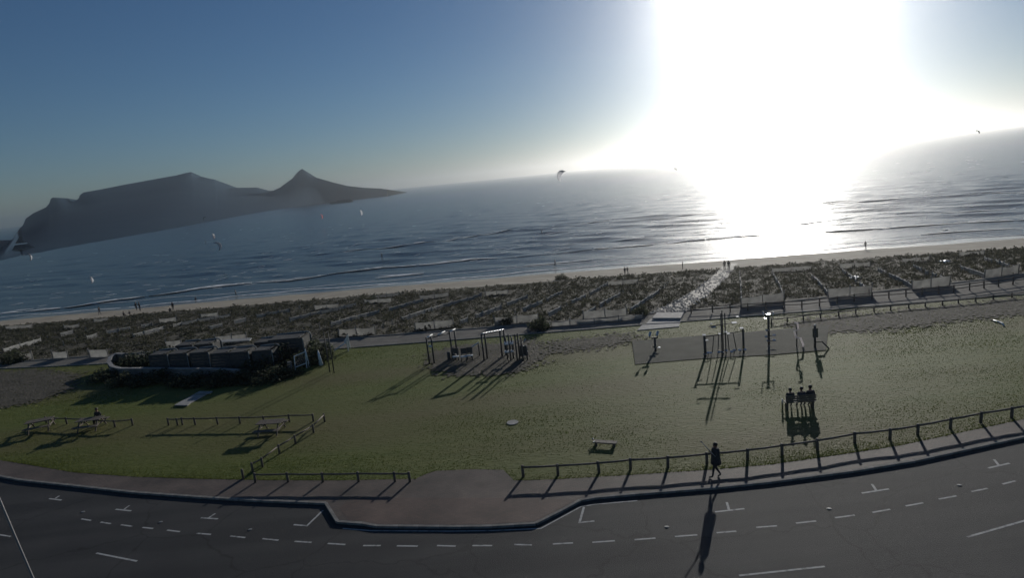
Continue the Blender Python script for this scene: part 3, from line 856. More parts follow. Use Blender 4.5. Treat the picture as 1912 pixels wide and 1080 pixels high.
# ------------------------------------------------------------------ sand fences on the dune
def sand_fence(label, pts, h=0.9, dy=5, group=None, cat='sand fence', rail=False):
    P = [on(a, b + dy) for a, b in pts]
    Q = []
    for a, b in zip(P[:-1], P[1:]):
        k = max(1, round((b - a).length / 2.2))
        Q += [a.lerp(b, i / k) for i in range(k)]
    Q.append(P[-1])
    Q = [Vector((p.x, p.y, tz(p.x, p.y))) for p in Q]
    o0 = Q[0]
    t = thing('sand_fence', label, cat, tuple(o0), group=group)
    ph = post_mesh_sand(h)
    for p in Q:
        o = bpy.data.objects.new('post', ph); COL.objects.link(o); o.parent = t; o.location = p - o0
        o.rotation_euler = (random.uniform(-.09, .09), random.uniform(-.09, .09), random.random() * 6)
        o.scale = (1, 1, random.uniform(0.85, 1.15))
    for a, b in zip(Q[:-1], Q[1:]):
        mb = MB()
        sag = random.uniform(0, 0.22)
        if rail and random.random() < 0.22: continue
        n = 4
        for i in range(n):
            u0, u1 = i / n, (i + 1) / n
            p, q = a.lerp(b, u0) - o0, a.lerp(b, u1) - o0
            s0, s1 = sag * math.sin(math.pi * u0), sag * math.sin(math.pi * u1)
            s = (b - a).normalized().cross(Vector((0, 0, 1))).normalized() * 0.012
            z0, z1 = h - s0 * h, h - s1 * h
            mb.add([p - s + Vector((0, 0, .0)), q - s + Vector((0, 0, .0)), q - s + Vector((0, 0, z1)), p - s + Vector((0, 0, z0)),
                    p + s + Vector((0, 0, .0)), q + s + Vector((0, 0, .0)), q + s + Vector((0, 0, z1)), p + s + Vector((0, 0, z0))],
                   [(0, 1, 2, 3), (7, 6, 5, 4), (3, 2, 6, 7), (0, 4, 5, 1)])
        mb.build('net_panel', M['net'], t)
        if rail:
            mb = MB(); mb.tube([a - o0 + Vector((0, 0, h + .04)), a.lerp(b, .5) - o0 + Vector((0, 0, h + .04 - sag * .4)), b - o0 + Vector((0, 0, h + .04))], .028, 6); mb.build('added_top_rope', M['paleropes'], t)  # pale rope added so the fence top shows as a light-catching line
    return t
M['paleropes'] = mat('pale_rope', (0.5, 0.49, 0.46), 0.7, 0.3, noise=9, col2=(0.62, 0.61, 0.58))
M['net'] = leaf_mat('bleached_shade_net', (0.40, 0.395, 0.38), (0.54, 0.535, 0.515), 1.5, 0.66)
_pm = {}
def post_mesh_sand(h):
    if h not in _pm:
        mb = MB(); mb.tube([(0, 0, -0.3), (0, 0, h + 0.18)], 0.055, 6); _pm[h] = mb.mesh('post', M['greywood'])
    return _pm[h]
ORD = ['first', 'second', 'third', 'fourth', 'fifth', 'sixth', 'seventh', 'eighth', 'ninth', 'tenth', 'eleventh', 'twelfth', 'thirteenth']
G1 = 'sand fences crossing the dune towards the sea'
for i, pts in enumerate([[(1178, 580), (1205, 562), (1247, 529)], [(1090, 590), (1112, 577), (1164, 545)], [(1025, 588), (1077, 560), (1135, 530)], [(962, 584), (1005, 567), (1050, 545)], [(860, 603), (947, 568), (985, 553)], [(716, 609), (781, 586), (829, 570), (900, 548)], [(598, 613), (691, 586), (790, 560)], [(520, 602), (600, 582), (665, 568)], [(392, 612), (480, 590), (560, 574)], [(250, 627), (340, 604), (430, 588)], [(120, 642), (200, 620), (285, 604)], [(8, 655), (90, 630), (160, 613)]]):
    sand_fence('pale net fence crossing the dune, %s left of the stony beach path' % ORD[i], pts, 0.5, group=G1, rail=True)
for i, pts in enumerate([[(1381, 507), (1383, 535), (1385, 570)], [(1442, 508), (1455, 532), (1465, 561)], [(1515, 515), (1547, 552)], [(1572, 503), (1600, 527), (1623, 547)], [(1640, 503), (1672, 519), (1703, 537)], [(1705, 497), (1740, 513), (1773, 529)], [(1793, 499), (1838, 516)], [(1838, 483), (1901, 504)]]):
    sand_fence('pale net fence crossing the dune, %s right of the stony beach path' % ORD[i], pts, 0.5, group=G1, rail=True)
G2 = 'sand fences along the landward edge of the dune'
for i, pts in enumerate([[(1090, 590), (1171, 583)], [(925, 601), (1006, 594)], [(776, 611), (848, 604)], [(633, 623), (701, 618)], [(405, 636), (462, 631)], [(311, 645), (340, 642)], [(169, 661), (203, 660)], [(100, 664), (127, 663)], [(36, 666), (62, 665)]]):
    sand_fence('pale board-like fence along the footpath, %s left of the beach entrance' % ORD[i], pts, 0.85, 7, group=G2)
for i, pts in enumerate([[(1384, 566), (1464, 555)], [(1547, 549), (1627, 543)], [(1703, 534), (1773, 525)], [(1838, 513), (1901, 503)]]):
    sand_fence('pale board-like fence beyond the footpath rail, %s right of the beach entrance' % ORD[i], pts, 0.95, 8, group=G2)
G3 = 'sand fences along the seaward edge of the dune'
for i, pts in enumerate([[(1135, 529), (1191, 525)], [(907, 548), (949, 544)], [(785, 556), (838, 549)], [(698, 555), (746, 548)], [(681, 563), (731, 560)], [(588, 574), (633, 570)], [(376, 590), (408, 587)], [(298, 599), (330, 595)], [(176, 598), (203, 595)], [(120, 611), (148, 608)], [(12, 612), (61, 608)]]):
    sand_fence('bleached fence on the seaward dune edge, %s left of the path top' % ORD[i], pts, 0.7, 5, group=G3)
for i, pts in enumerate([[(1442, 505), (1515, 501)], [(1568, 497), (1625, 493)], [(1685, 487), (1735, 483)], [(1790, 475), (1838, 472)]]):
    sand_fence('bleached fence on the seaward dune edge, %s right of the path top' % ORD[i], pts, 0.7, 5, group=G3)
bs = sand_fence('long low bleached board fence edging the footpath beside the beach entrance', [(1019, 605), (1110, 598), (1200, 590)], 0.45, 6, cat='sand fence')

# ------------------------------------------------------------------ shrubs
M['leaf'] = leaf_mat('dark_shrub_leaf', (0.055, 0.064, 0.042), (0.085, 0.095, 0.060), 1.6, 0.4)
M['stem'] = mat('shrub_stem', (0.05, 0.04, 0.03), 0.9)
def shrub_proto(n=900, seed=1):
    g = np.random.default_rng(seed)
    cl = g.normal(size=(16, 3)); cl /= np.linalg.norm(cl, axis=1)[:, None]; cl *= g.uniform(0.3, 0.75, (16, 1)); cl[:, 2] = np.abs(cl[:, 2]) * 0.9
    c = cl[g.integers(0, 16, n)]; d = g.normal(size=(n, 3)); d /= np.linalg.norm(d, axis=1)[:, None]
    p = c + d * g.uniform(0.12, 0.38, (n, 1)); p[:, 2] = np.maximum(p[:, 2], 0.03) 
    a = g.normal(size=(n, 3)); a /= np.linalg.norm(a, axis=1)[:, None]; b = np.cross(a, d); b /= np.linalg.norm(b, axis=1)[:, None] + 1e-9
    V = np.stack([p - a * .05, p + a * .05, p + b * .13], 1).reshape(-1, 3)
    o = np_mesh('foliage', V, np.arange(n * 3).reshape(-1, 3), M['leaf']); 
    return o
fol = [shrub_proto(seed=s) for s in (1, 2, 3)]
_fm = [o.data for o in fol]
for o in fol: bpy.data.objects.remove(o)
mb = MB()
for k in range(5):
    an = k * 1.26; mb.tube([(0, 0, -.1), (.12 * math.cos(an), .12 * math.sin(an), .2), (.4 * math.cos(an + .3), .4 * math.sin(an + .3), .6)], [.03, .02, .008], 5)
_sm = mb.mesh('stem', M['stem'])
def shrub(x, y, z, r, label, hs=1.0, group=None):
    t = thing('shrub', label, 'shrub', (x, y, z), random.random() * 6, group)
    a = bpy.data.objects.new('foliage', random.choice(_fm)); b = bpy.data.objects.new('stem', _sm)
    for o in (a, b): COL.objects.link(o); o.parent = t
    t.scale = (r, r, r * hs)
GS = 'dark shrubs around the walled enclosure'
SH = [(196, 712, 2.0), (238, 718, 1.9), (285, 719, 2.2), (330, 721, 1.6), (372, 720, 2.1), (418, 718, 2.1), (462, 716, 2.2), (505, 713, 2.2), (540, 706, 1.5)]
for i, (a, b, r) in enumerate(SH):
    p = at(a, b - 4); shrub(p.x, p.y, 0, r, 'dark shrub in front of the pale low wall, %s from its left end' % ORD[i], 0.62, GS)
SI = [(242, 686, 2.0), (270, 684, 2.0), (300, 682, 2.3), (335, 684, 2.0), (365, 683, 2.4), (400, 684, 2.2), (432, 684, 2.3), (468, 685, 2.5), (500, 686, 2.6), (528, 684, 2.6)]
for i, (a, b, r) in enumerate(SI):
    p = at(a, b); shrub(p.x, p.y, 0, r, 'dark shrub between low wall and timber booths, %s from its left end' % ORD[i], 0.92, GS)
SB = [(592, 676, 2.0, 'tall dark shrub between the lattice gate and the tapered white post', 1.35), (30, 676, 1.6, 'lone dark shrub beside the footpath at the far left', 1.1), (560, 668, 2.4, 'bushy dark shrub behind the leaning lattice gate', 1.0), (945, 606, 1.2, 'small dark shrub on the dune edge behind the climbing frame', 1.0), (1008, 614, 1.5, 'dark shrub at the footpath gap right of the climbing frame', 1.1), (700, 565, 1.5, 'rounded dark shrub high on the left dune', 0.9), (1050, 522, 1.6, 'dark shrub on the dune crest under the wading figure', 0.8), (1197, 588, 1.1, 'dark shrub just left of the concrete landing', 1.2)]
for a, b, r, lab, hs in SB:
    p = on(a, b); shrub(p.x, p.y, p.z, r, lab, hs)

# ------------------------------------------------------------------ enclosure: curved low wall, timber booths
M['plaster'] = mat('weathered_plaster', (0.16, 0.155, 0.145), 0.85, 0.25, noise=1.2, col2=(0.25, 0.24, 0.225), bump=0.3, bscale=6)
wp = [at(*q) for q in [(236, 684), (222, 683), (211, 688), (207, 695), (213, 701), (228, 704), (262, 704), (300, 704), (340, 705), (380, 705), (420, 706), (450, 708)]]
wall = thing('garden_wall', 'low pale plastered wall curving round the left end of the shrubs', 'wall', tuple(wp[0]))
hs = [1.25, 1.25, 1.15, 1.0, .85, .8, .8, .8, .8, .8, .78, .75]
mb = MB(); mc = MB()
for i in range(len(wp) - 1):
    a, b = wp[i] - wp[0], wp[i + 1] - wp[0]
    ha, hb = hs[i], hs[i + 1]
    s = (b - a).normalized().cross(Vector((0, 0, 1))) * 0.13
    up = lambda v, h: v + Vector((0, 0, h))
    mb.add([up(a - s, -.2), up(b - s, -.2), up(b + s, -.2), up(a + s, -.2), up(a - s, ha), up(b - s, hb), up(b + s, hb), up(a + s, ha)], [(0, 3, 2, 1), (4, 5, 6, 7), (0, 1, 5, 4), (1, 2, 6, 5), (2, 3, 7, 6), (3, 0, 4, 7)])
    s = s * 1.35
    mc.add([up(a - s, ha + .002), up(b - s, hb + .002), up(b + s, hb + .002), up(a + s, ha + .002), up(a - s, ha + .07), up(b - s, hb + .07), up(b + s, hb + .07), up(a + s, ha + .07)], [(0, 3, 2, 1), (4, 5, 6, 7), (0, 1, 5, 4), (1, 2, 6, 5), (2, 3, 7, 6), (3, 0, 4, 7)])
mb.build('wall_body', M['plaster'], wall); mc.build('coping', M['concrete'], wall)

M['darkwood'] = mat('dark_stained_timber', (0.075, 0.074, 0.072), 0.8, 0.2, noise=6, col2=(0.10, 0.098, 0.094))
M['paletrim_sunrim'] = mat('pale_trim_and_sun_rim', (0.24, 0.24, 0.23), 0.7, 0.25, noise=4, col2=(0.36, 0.36, 0.345))  # on the booths this pale tone paints in the sun-caught rim
def booth_proto(w, d, h):
    t = thing('timber_booth', '', 'booth')
    n = 7
    for k in range(n):  # back boards towards the camera
        mb = MB(); zz = h * (k + .5) / n; mb.box((0, -d / 2, zz), (w, .04, h / n - .02)); mb.build('board', M['darkwood'], t)
    for s in (-1, 1):
        mb = MB(); mb.box((s * w / 2, .02, h / 2), (.05, d - .06, h - .02)); mb.build('side_panel', M['darkwood'], t)
        for e in (-1, 1):
            mb = MB(); mb.box((s * (w / 2 + .03), e * (d / 2 + .03), h / 2), (.07, .07, h)); mb.build('corner_post', M['paletrim_sunrim'] if s > 0 else M['darkwood'], t)  # right posts coloured as the sunlit side, left ones dark
    mb = MB(); mb.box((-.16, 0, h + .03), (w - .3, d + .1, .05)); rf = mb.build('roof', M['darkwood'], t)
    k = .38; arc = [(w / 2 + .06 - k + k * math.sin(t), d / 2 + .08, h + .12 - k + k * math.cos(t)) for t in [i * math.pi / 12 for i in range(7)]]
    mb = MB(); mb.tube([(-w / 2, d / 2 + .08, h + .06), (0, d / 2 + .08, h + .11)] + arc + [(w / 2 + .06, d / 2 + .08, .1)], .065, 7); mb.build('roof_edge', M['paletrim_sunrim'], rf, True)  # far rim, sunlight put into its pale colour
    arc = [(w / 2 + .05 - k + k * math.sin(t), -d / 2 - .02, h + .10 - k + k * math.cos(t)) for t in [i * math.pi / 12 for i in range(7)]]
    mb = MB(); mb.tube(arc + [(w / 2 + .05, -d / 2 - .02, .1)], .04, 7); mb.build('roof_edge', M['darkwood'], rf, True)
    mb = MB(); mb.box((0, .1, .45), (w - .2, .4, .05)); mb.build('bench_seat', M['darkwood'], t)
    return t
B0 = booth_proto(1.75, 1.5, 1.9)
BO = [(304, 656, 'front row, first from the left'), (341, 654, 'front row, second from the left'), (380, 652, 'front row, third from the left'), (418, 653, 'front row, fourth from the left'), (452, 651, 'front row, fifth from the left'), (496, 648, 'front row, sixth from the left'), (352, 639, 'back row, left end'), (387, 637, 'back row, second from the left'), (498, 633, 'back row, next to the large end booth')]
for i, (a, b, lab) in enumerate(BO):
    p = at(a, b + 1, 2.0); q = B0 if i == 0 else copy_tree(B0)
    q.location = (p.x, p.y, 0); q.rotation_euler = (0, 0, R(-4 + random.uniform(-3, 3))); q['label'] = 'dark timber booth with sunlit-toned roof edge, ' + lab; q['group'] = 'timber booths with sunlit-toned roof edges'
p = at(540, 628, 2.2); q = booth_proto(3.2, 1.9, 2.15); q.location = (p.x, p.y, 0); q.rotation_euler = (0, 0, R(-3)); q['label'] = 'widest dark timber booth with sunlit-toned roof edge at the right end'; q['group'] = 'timber booths with sunlit-toned roof edges'
tag(slab('shelter_roof', px([(405, 640), (466, 636), (470, 631), (412, 635)], 1.2), 1.1, 1.2, M['paletrim_sunrim']), 'pale flat board top between the two rows of timber booths', 'board')

# leaning lattice gate, white posts, poles, sail
M['white'] = mat('white_paint', (0.68, 0.68, 0.66), 0.45, 0.45, noise=5, col2=(0.78, 0.78, 0.76))
p0, p1 = at(552, 694), at(573, 688)
lt = thing('lattice_gate', 'white lattice gate with crossed slats leaning beside the dark shrubs', 'gate', tuple(p0))
d = p1 - p0; L = d.length; e = d.normalized(); lean = Vector((0, -.25, 0))
def gp(u, h): return e * (u * L) + Vector((0, 0, h)) + lean * -(h / 1.3)
for nm, a, b in (('stile', gp(0, 0), gp(0, 1.35)), ('stile', gp(1, 0), gp(1, 1.5)), ('top_rail', gp(0, 1.3), gp(1, 1.45)), ('bottom_rail', gp(0, .35), gp(1, .45))):
    mb = MB(); mb.beam(a, b, .07); mb.build(nm, M['white'], lt)
for k in range(7):
    for s in (0, 1):
        a = gp(k / 6, .4) if not s else gp(1 - k / 6, .4); u = (k / 6 + .5) if not s else (1 - k / 6 - .5)
        uu = min(max(u, 0), 1); hh = .4 + .95 * abs(uu - (k / 6 if not s else 1 - k / 6)) / .5
        mb = MB(); mb.beam(a + Vector((0, .012 * (1 if s else -1), 0)), gp(uu, hh) + Vector((0, .012 * (1 if s else -1), 0)), .035, .01); mb.build('slat', M['greywood'], lt)
def white_post(a, b, h, r0, r1, label, lean=0.0):
    p = at(a, b); t = thing('white_post', label, 'post', tuple(p)); mb = MB()
    mb.tube([(0, 0, -.2), (lean * .5, 0, h * .5), (lean, 0, h)], [r0, (r0 + r1) / 2, r1], 8); mb.build('shaft', M['white'], t, True)
    mb = MB(); mb.tube([(lean, 0, h), (lean, 0, h + .06)], [r1 * 1.3, r1 * 1.1], 8); mb.build('cap', M['greywood'], t, True)
white_post(578, 686, 1.7, .07, .06, 'slim white post just right of the lattice gate', -.15)
white_post(600, 682, 1.35, .22, .06, 'tapered white post standing between shrub and slender poles', -.1)
M['pole'] = mat('dark_pole', (0.07, 0.068, 0.065), 0.6, 0.3)
for a, b, h, lab in ((616, 695, 3.5, 'tall slender dark pole, left one of the pair on the lawn edge'), (624, 697, 3.6, 'tall slender dark pole, right one of the pair on the lawn edge')):
    p = at(a, b); t = thing('slender_pole', lab, 'pole', tuple(p)); mb = MB(); mb.tube([(0, 0, -.3), (0, 0, h)], [.055, .04], 8); mb.build('shaft', M['pole'], t, True)
    mb = MB(); mb.ball((0, 0, h), .06, seg=8, rings=5); mb.build('finial', M['pole'], t, True)
p = at(640, 657); t = thing('play_slide', 'small white slide sloping beside the footpath right of the poles', 'slide', tuple(p), R(10))
mb = MB(); mb.add([(-.75, -.2, .25), (.55, -.2, .95), (.55, .2, .95), (-.75, .2, .25), (-.75, -.2, .2), (.55, -.2, .9), (.55, .2, .9), (-.75, .2, .2)], [(0, 1, 2, 3), (7, 6, 5, 4), (0, 4, 5, 1), (1, 5, 6, 2), (2, 6, 7, 3), (3, 7, 4, 0)]); mb.build('chute', M['white'], t)
for s in (-1, 1):
    mb = MB(); mb.tube([(.55, s * .24, -.1), (.5, s * .24, 1.0), (.62, s * .24, 1.5)], .04, 6); mb.build('upright', M['white'], t)
mb = MB(); mb.add([(.2, .26, .9), (.75, .26, .1), (.7, .26, 1.6), (.2, .30, .9), (.75, .30, .1), (.7, .30, 1.6)], [(0, 1, 2), (5, 4, 3), (0, 3, 4, 1), (1, 4, 5, 2), (2, 5, 3, 0)]); mb.build('side_wing', M['white'], t)
p = at(543, 696); t = thing('stacked_pots', 'small tower of pale round pots beside the lattice gate', 'pots', tuple(p))
for k in range(4):
    mb = MB(); mb.disc((.02 * (k % 2), 0, k * .26), .24 - .02 * k, .2, 12); mb.build('pot', M['plaster'], t)
# ------------------------------------------------------------------ outdoor gym and play frames
def posts(t, pts, h, r=.06, m='pole', nm='post'):
    for a in pts:
        mb = MB(); mb.tube([(a[0], a[1], -.2), (a[0], a[1], h if len(a) < 3 else a[2])], r, 8); mb.build(nm, M[m], t, True)
def bar(t, a, b, r=.03, m='steel', nm='bar'):
    mb = MB(); mb.tube([a, b], r, 8); mb.build(nm, M[m], t, True)
def pad(t, c, s, m='steel', nm='pad', rot=None):
    mb = MB(); mb.box(c, s, rot); mb.build(nm, M[m], t)
def local(o, a, b):
    p = at(a, b); return (p.x - o.x, p.y - o.y)
o = at(800, 678); t = thing('pull_up_frame', 'dark pull-up frame with three bright top bars, leftmost of the play frames', 'exercise frame', tuple(o))
a, b, c, d_ = [local(o, *q) for q in ((802, 680), (811, 679), (845, 668), (854, 667))]
posts(t, [a, b, c, d_], 2.35, .07)
for u, v in ((a, b), (c, d_)): bar(t, (*u, 2.3), (v[0], v[1] + .9, 2.3), .06, 'white')
m1 = ((a[0] + c[0]) / 2, (a[1] + c[1]) / 2); bar(t, (*m1, 2.3), (m1[0] + .5, m1[1] + 1.0, 2.3), .06, 'white')
bar(t, (*a, 2.2), (*c, 2.2), .05, 'pole'); bar(t, (*b, 1.5), (b[0] - .3, b[1], 1.55), .09, 'white', 'grip')
for i, (x_, y_) in enumerate([(852, 675), (867, 675), (878, 673)]):
    p = at(x_, y_); t = thing('step_bench', 'low dark exercise bench with pale seat, %s of three in the row' % ['left', 'middle', 'right'][i], 'bench', tuple(p), group='low exercise benches between the frames')
    pad(t, (0, 0, .42), (.55, .34, .06), 'white', 'seat'); posts(t, [(-.2, 0), (.2, 0)], .4, .05, nm='leg'); pad(t, (0, .35, .8), (.5, .05, .5), 'pole', 'backrest'); posts(t, [(-.2, .35), (.2, .35)], .7, .04, nm='upright')
p = at(842, 672); t = thing('balance_post', 'dark stepping post cluster left of the low exercise benches', 'stepping posts', tuple(p))
posts(t, [(-.15, 0, .7), (.2, .2, 1.0), (.4, -.2, .5)], .8, .14)
p = at(887, 668); t = thing('incline_bar', 'slanting pale bar on two dark posts right of the low benches', 'exercise bar', tuple(p))
posts(t, [(-.3, 0, .9), (.4, .2, 1.2)], 1, .06); bar(t, (-.35, 0, .85), (.45, .2, 1.25), .06, 'white')
o = at(904, 672); t = thing('monkey_bars', 'dark frame with a row of bright ladder rungs along its top', 'exercise frame', tuple(o))
a, b, c, d_ = [local(o, *q) for q in ((904, 674), (910, 671), (938, 667), (945, 664))]
posts(t, [a, b, c, d_], 2.3, .07)
bar(t, (*a, 2.28), (*c, 2.28), .045, 'pole', 'side_rail'); bar(t, (*b, 2.28), (*d_, 2.28), .045, 'pole', 'side_rail')
for k in range(8):
    u = k / 7; bar(t, (a[0] + (c[0] - a[0]) * u, a[1] + (c[1] - a[1]) * u, 2.31), (b[0] + (d_[0] - b[0]) * u, b[1] + (d_[1] - b[1]) * u, 2.31), .035, 'steel', 'rung')
o = at(950, 672); t = thing('climbing_frame', 'tall climbing frame with two pale panels and many dark posts', 'climbing frame', tuple(o))
P_ = [local(o, *q) for q in ((948, 672), (954, 674), (959, 671), (966, 675), (971, 673), (977, 676), (985, 674))]
for q, h in zip(P_, (1.9, 2.3, 2.0, 2.3, 2.3, 2.1, 1.3)): posts(t, [q], h, .06)
pad(t, (.15, -.05, 1.45), (.75, .55, .08), 'white', 'panel', Matrix.Rotation(R(12), 3, 'X')); pad(t, (.1, -.1, .75), (.75, .4, .08), 'white', 'panel', Matrix.Rotation(R(8), 3, 'X'))
for k in range(3): pad(t, (.0 + .25 * k, .1, 1.05), (.05, .05, .65), 'pole', 'baluster')
for k in range(3): bar(t, (.8 + .28 * k, .0, 1.3), (1.0 + .28 * k, .1, 1.62 if k != 1 else 1.35), .035, 'steel', 'handle')
for c in ((1.35, 0, 1.05), (1.6, 0, .55), (1.2, -.1, .4), (1.3, -.1, .25)):
    mb = MB(); mb.ball(c, .055, seg=8, rings=5); mb.build('knob', M['steel'], t, True)
pad(t, (1.3, .15, .6), (.7, .05, .9), 'pole', 'side_panel')
# gym machines
o = at(1224, 656); t = thing('chest_press', 'outdoor gym machine with two bright tilted pads, leftmost on the pad', 'gym machine', tuple(o))
posts(t, [(0, 0)], 1.1, .09); pad(t, (0, .05, 1.1), (.5, .12, .12), 'pole', 'crossbar')
for s in (-.38, .22):
    pad(t, (s, 0, 1.45), (.16, .10, .42), 'steel', 'pad', Matrix.Rotation(R(30), 3, 'Y') @ Matrix.Rotation(R(-38), 3, 'X')); bar(t, (s, .05, 1.1), (s, .05, 1.4), .035, 'pole', 'arm')
pad(t, (-.02, -.15, .42), (.4, .36, .06), 'rubber', 'seat'); pad(t, (.25, -.1, .3), (.25, .25, .05), 'steel', 'footrest'); bar(t, (0, -.15, 0), (0, -.15, .4), .06, 'pole', 'stem')
o = at(1353, 664); t = thing('multi_gym', 'large outdoor gym station with tall centre mast and many bright pads', 'gym machine', tuple(o))
posts(t, [(-.15, .1, 3.3), (.0, .25, 3.5), (.15, .1, 3.3)], 3, .045, nm='mast'); posts(t, [(-1.5, 0, 1.7), (1.5, .1, 1.9)], 2, .08); posts(t, [(-1.35, .2, 1.5), (1.62, .3, 1.7)], 2, .05)
bar(t, (-1.5, 0, 1.6), (1.5, .1, 1.75), .04, 'pole', 'crossbar'); bar(t, (-1.1, .1, 2.35), (1.0, .2, 2.45), .035, 'pole', 'crossbar')
for c, s in (((-.75, .05, 2.3), (.34, .25, .06)), ((.85, .1, 2.45), (.36, .25, .06)), ((1.1, .1, 2.9), (.2, .2, .05)), ((-1.5, 0, 1.75), (.24, .2, .05)), ((-1.35, -.1, 1.35), (.22, .2, .05)), ((1.35, 0, 2.0), (.28, .2, .05)), ((-.35, -.1, 1.75), (.2, .2, .05)), ((.1, -.1, 1.85), (.24, .2, .05)), ((.3, -.1, 1.7), (.22, .2, .05)), ((-.9, .1, 2.55), (.16, .1, .05))):
    pad(t, c, s, 'steel', 'pad', Matrix.Rotation(R(14), 3, 'X'))
for k, x_ in enumerate((-1.55, -1.25, -1.0, -.5, -.2, .15, .5, .75, 1.2, 1.5)):
    pad(t, (x_, -.15 + .1 * (k % 3), .28 + .06 * (k % 2)), (.22, .2, .05), 'steel', 'foot_plate', Matrix.Rotation(R(16), 3, 'X')); bar(t, (x_, .1, 0), (x_, -.05, .28), .03, 'pole', 'pedal_arm')
for s in (-.9, -.45, .4, .95): bar(t, (s, .1, .3), (s * .8, .12, 1.65), .035, 'pole', 'lever')
o = at(1436, 645); t = thing('gym_station', 'narrow outdoor gym station with curved top handles on one post', 'gym machine', tuple(o))
posts(t, [(0, 0)], 2.5, .09); pad(t, (-.28, 0, 2.2), (.2, .15, .05), 'steel', 'pad'); bar(t, (-.35, 0, 2.2), (-.4, .05, 2.75), .035, 'steel', 'handle'); bar(t, (.35, 0, 2.2), (.4, .05, 2.65), .035, 'steel', 'handle'); bar(t, (-.4, 0, 2.2), (.4, 0, 2.2), .035, 'pole', 'crossbar'); pad(t, (0, 0, 2.5), (.26, .15, .05), 'steel', 'pad')
for c in ((-.15, -.1, 1.25), (-.25, -.15, .75), (-.15, -.2, .42), (.32, -.2, .42), (.36, -.1, .8)): pad(t, c, (.24, .2, .05), 'steel', 'pad', Matrix.Rotation(R(16), 3, 'X'))
bar(t, (-.25, -.1, .75), (.36, -.1, .8), .035, 'pole', 'crossbar'); bar(t, (-.15, -.2, .4), (.32, -.2, .4), .035, 'pole', 'crossbar')
o = at(1496, 650); t = thing('zigzag_bar', 'zigzag bar in bright sun-glint white standing on the gym pad', 'exercise bar', tuple(o))
M['barglint'] = leaf_mat('sun_glint_white', (0.80, 0.76, 0.76), (0.86, 0.82, 0.82), 3, 0.7)  # translucent white stands in for the sun glint on the bar
zz = [(-.45, .05, 2.0), (-.25, .05, 1.97), (-.18, .05, 1.45), (-.50, .05, 1.35), (-.32, .05, .80), (.0, .05, .75), (.18, .05, .2), (.12, .05, .0)]
mb = MB(); mb.tube(zz, .075, 8); mb.build('bent_bar', M['barglint'], t, True); posts(t, [(-.22, .25, 1.9)], 1.9, .05); bar(t, (-.22, .25, 1.45), (-.2, .05, 1.45), .03, 'pole', 'bracket'); bar(t, (-.22, .25, .78), (-.2, .05, .78), .03, 'pole', 'bracket')
o = at(1528, 650); t = thing('leg_press', 'grey gym seat with slanting foot bar at the right end of the pad', 'gym machine', tuple(o))
posts(t, [(-.2, .1)], 1.7, .09); pad(t, (0, -.1, .55), (.45, .4, .06), 'rubber', 'seat'); pad(t, (-.16, .12, 1.15), (.40, .06, .7), 'rubber', 'backrest'); bar(t, (.2, -.2, .5), (.6, -.4, .0), .05, 'pole', 'foot_bar'); mb = MB(); mb.ball((-.2, .1, 1.75), .08, seg=8, rings=5); mb.build('cap', M['steel'], t, True)
# picnic tables on the lawn
def picnic_proto():
    t = thing('picnic_table', '', 'picnic table')
    for k in range(4): pad(t, (0, -.3 + .2 * k, .74), (1.7, .17, .045), 'wood', 'plank')
    for s in (-1, 1):
        for k in (0, 1): pad(t, (0, s * (.68 + .17 * k), .44), (1.7, .15, .045), 'wood', 'seat_plank')
        for e in (-1, 1):
            mb = MB(); mb.beam((s * .62, e * .72, 0), (s * .62, e * .2, .72), .08, .05); mb.build('leg', M['wood'], t)
        mb = MB(); mb.beam((s * .68, -.86, .39), (s * .68, .86, .39), .05, .09); mb.build('cross_brace', M['wood'], t)
    return t
T0 = picnic_proto()
for i, (a, b, rz, lab) in enumerate([(172, 801, 5, 'dark picnic table with a person seated, at the short lawn fence'), (508, 808, -4, 'dark picnic table close to the diagonal fence, alone'), (78, 803, 20, 'dark picnic table at the far left end of the short fence')]):
    p = at(a, b); q = T0 if i == 0 else copy_tree(T0); q.location = p; q.rotation_euler = (0, 0, R(rz)); q['label'] = lab; q['group'] = 'picnic tables on the lawn'
p_table = at(172, 801)
# white curved pipe, pale sheets
W = [at(1855, 599, .06), at(1864, 601, .06), at(1871, 604, .06), at(1874, 608, .06)]
mb = MB(); mb.tube(W, .07, 8); tag(mb.build('bent_pipe', M['white'], None, True), 'short curved white pipe lying on the lawn at the far right', 'pipe')
def sheet_heap(a, b, s, label):
    p = on(a, b); mb = MB(); n = 7; g = random.Random(a)
    vs = [(s * (i / (n - 1) - .5) * 2 + g.uniform(-.05, .05), s * (j / (n - 1) - .5) * 3, .12 + g.uniform(0, .38)) for j in range(n) for i in range(n)]
    mb.add(vs, [(j * n + i, j * n + i + 1, (j + 1) * n + i + 1, (j + 1) * n + i) for j in range(n - 1) for i in range(n - 1)])
    o_ = mb.build('plastic_sheet', M['white'], None, True, tuple(p)); o_.modifiers.new('solid', 'SOLIDIFY').thickness = .02
    tag(o_, label, 'plastic sheet')
sheet_heap(1597, 523, .45, 'crumpled white sheet caught on the dune scrub, nearer of two')
sheet_heap(1764, 492, .4, 'crumpled white sheet caught on the dune scrub, farther of two')
# cable
A, B = at_dist(-60, 790, 5.2), at_dist(110, 1190, 4.6)
mb = MB(); pts = [A.lerp(B, k / 12) - Vector((0, 0, .05 * math.sin(math.pi * k / 12))) for k in range(13)]
M['cable'] = mat('pale_cable', (0.22, 0.21, 0.20), 0.5, 0.4)
mb.tube(pts, .0065, 6); tag(mb.build('cable', M['cable'], None, True), 'thin pale cable stretched across the lower left corner above the road', 'cable')
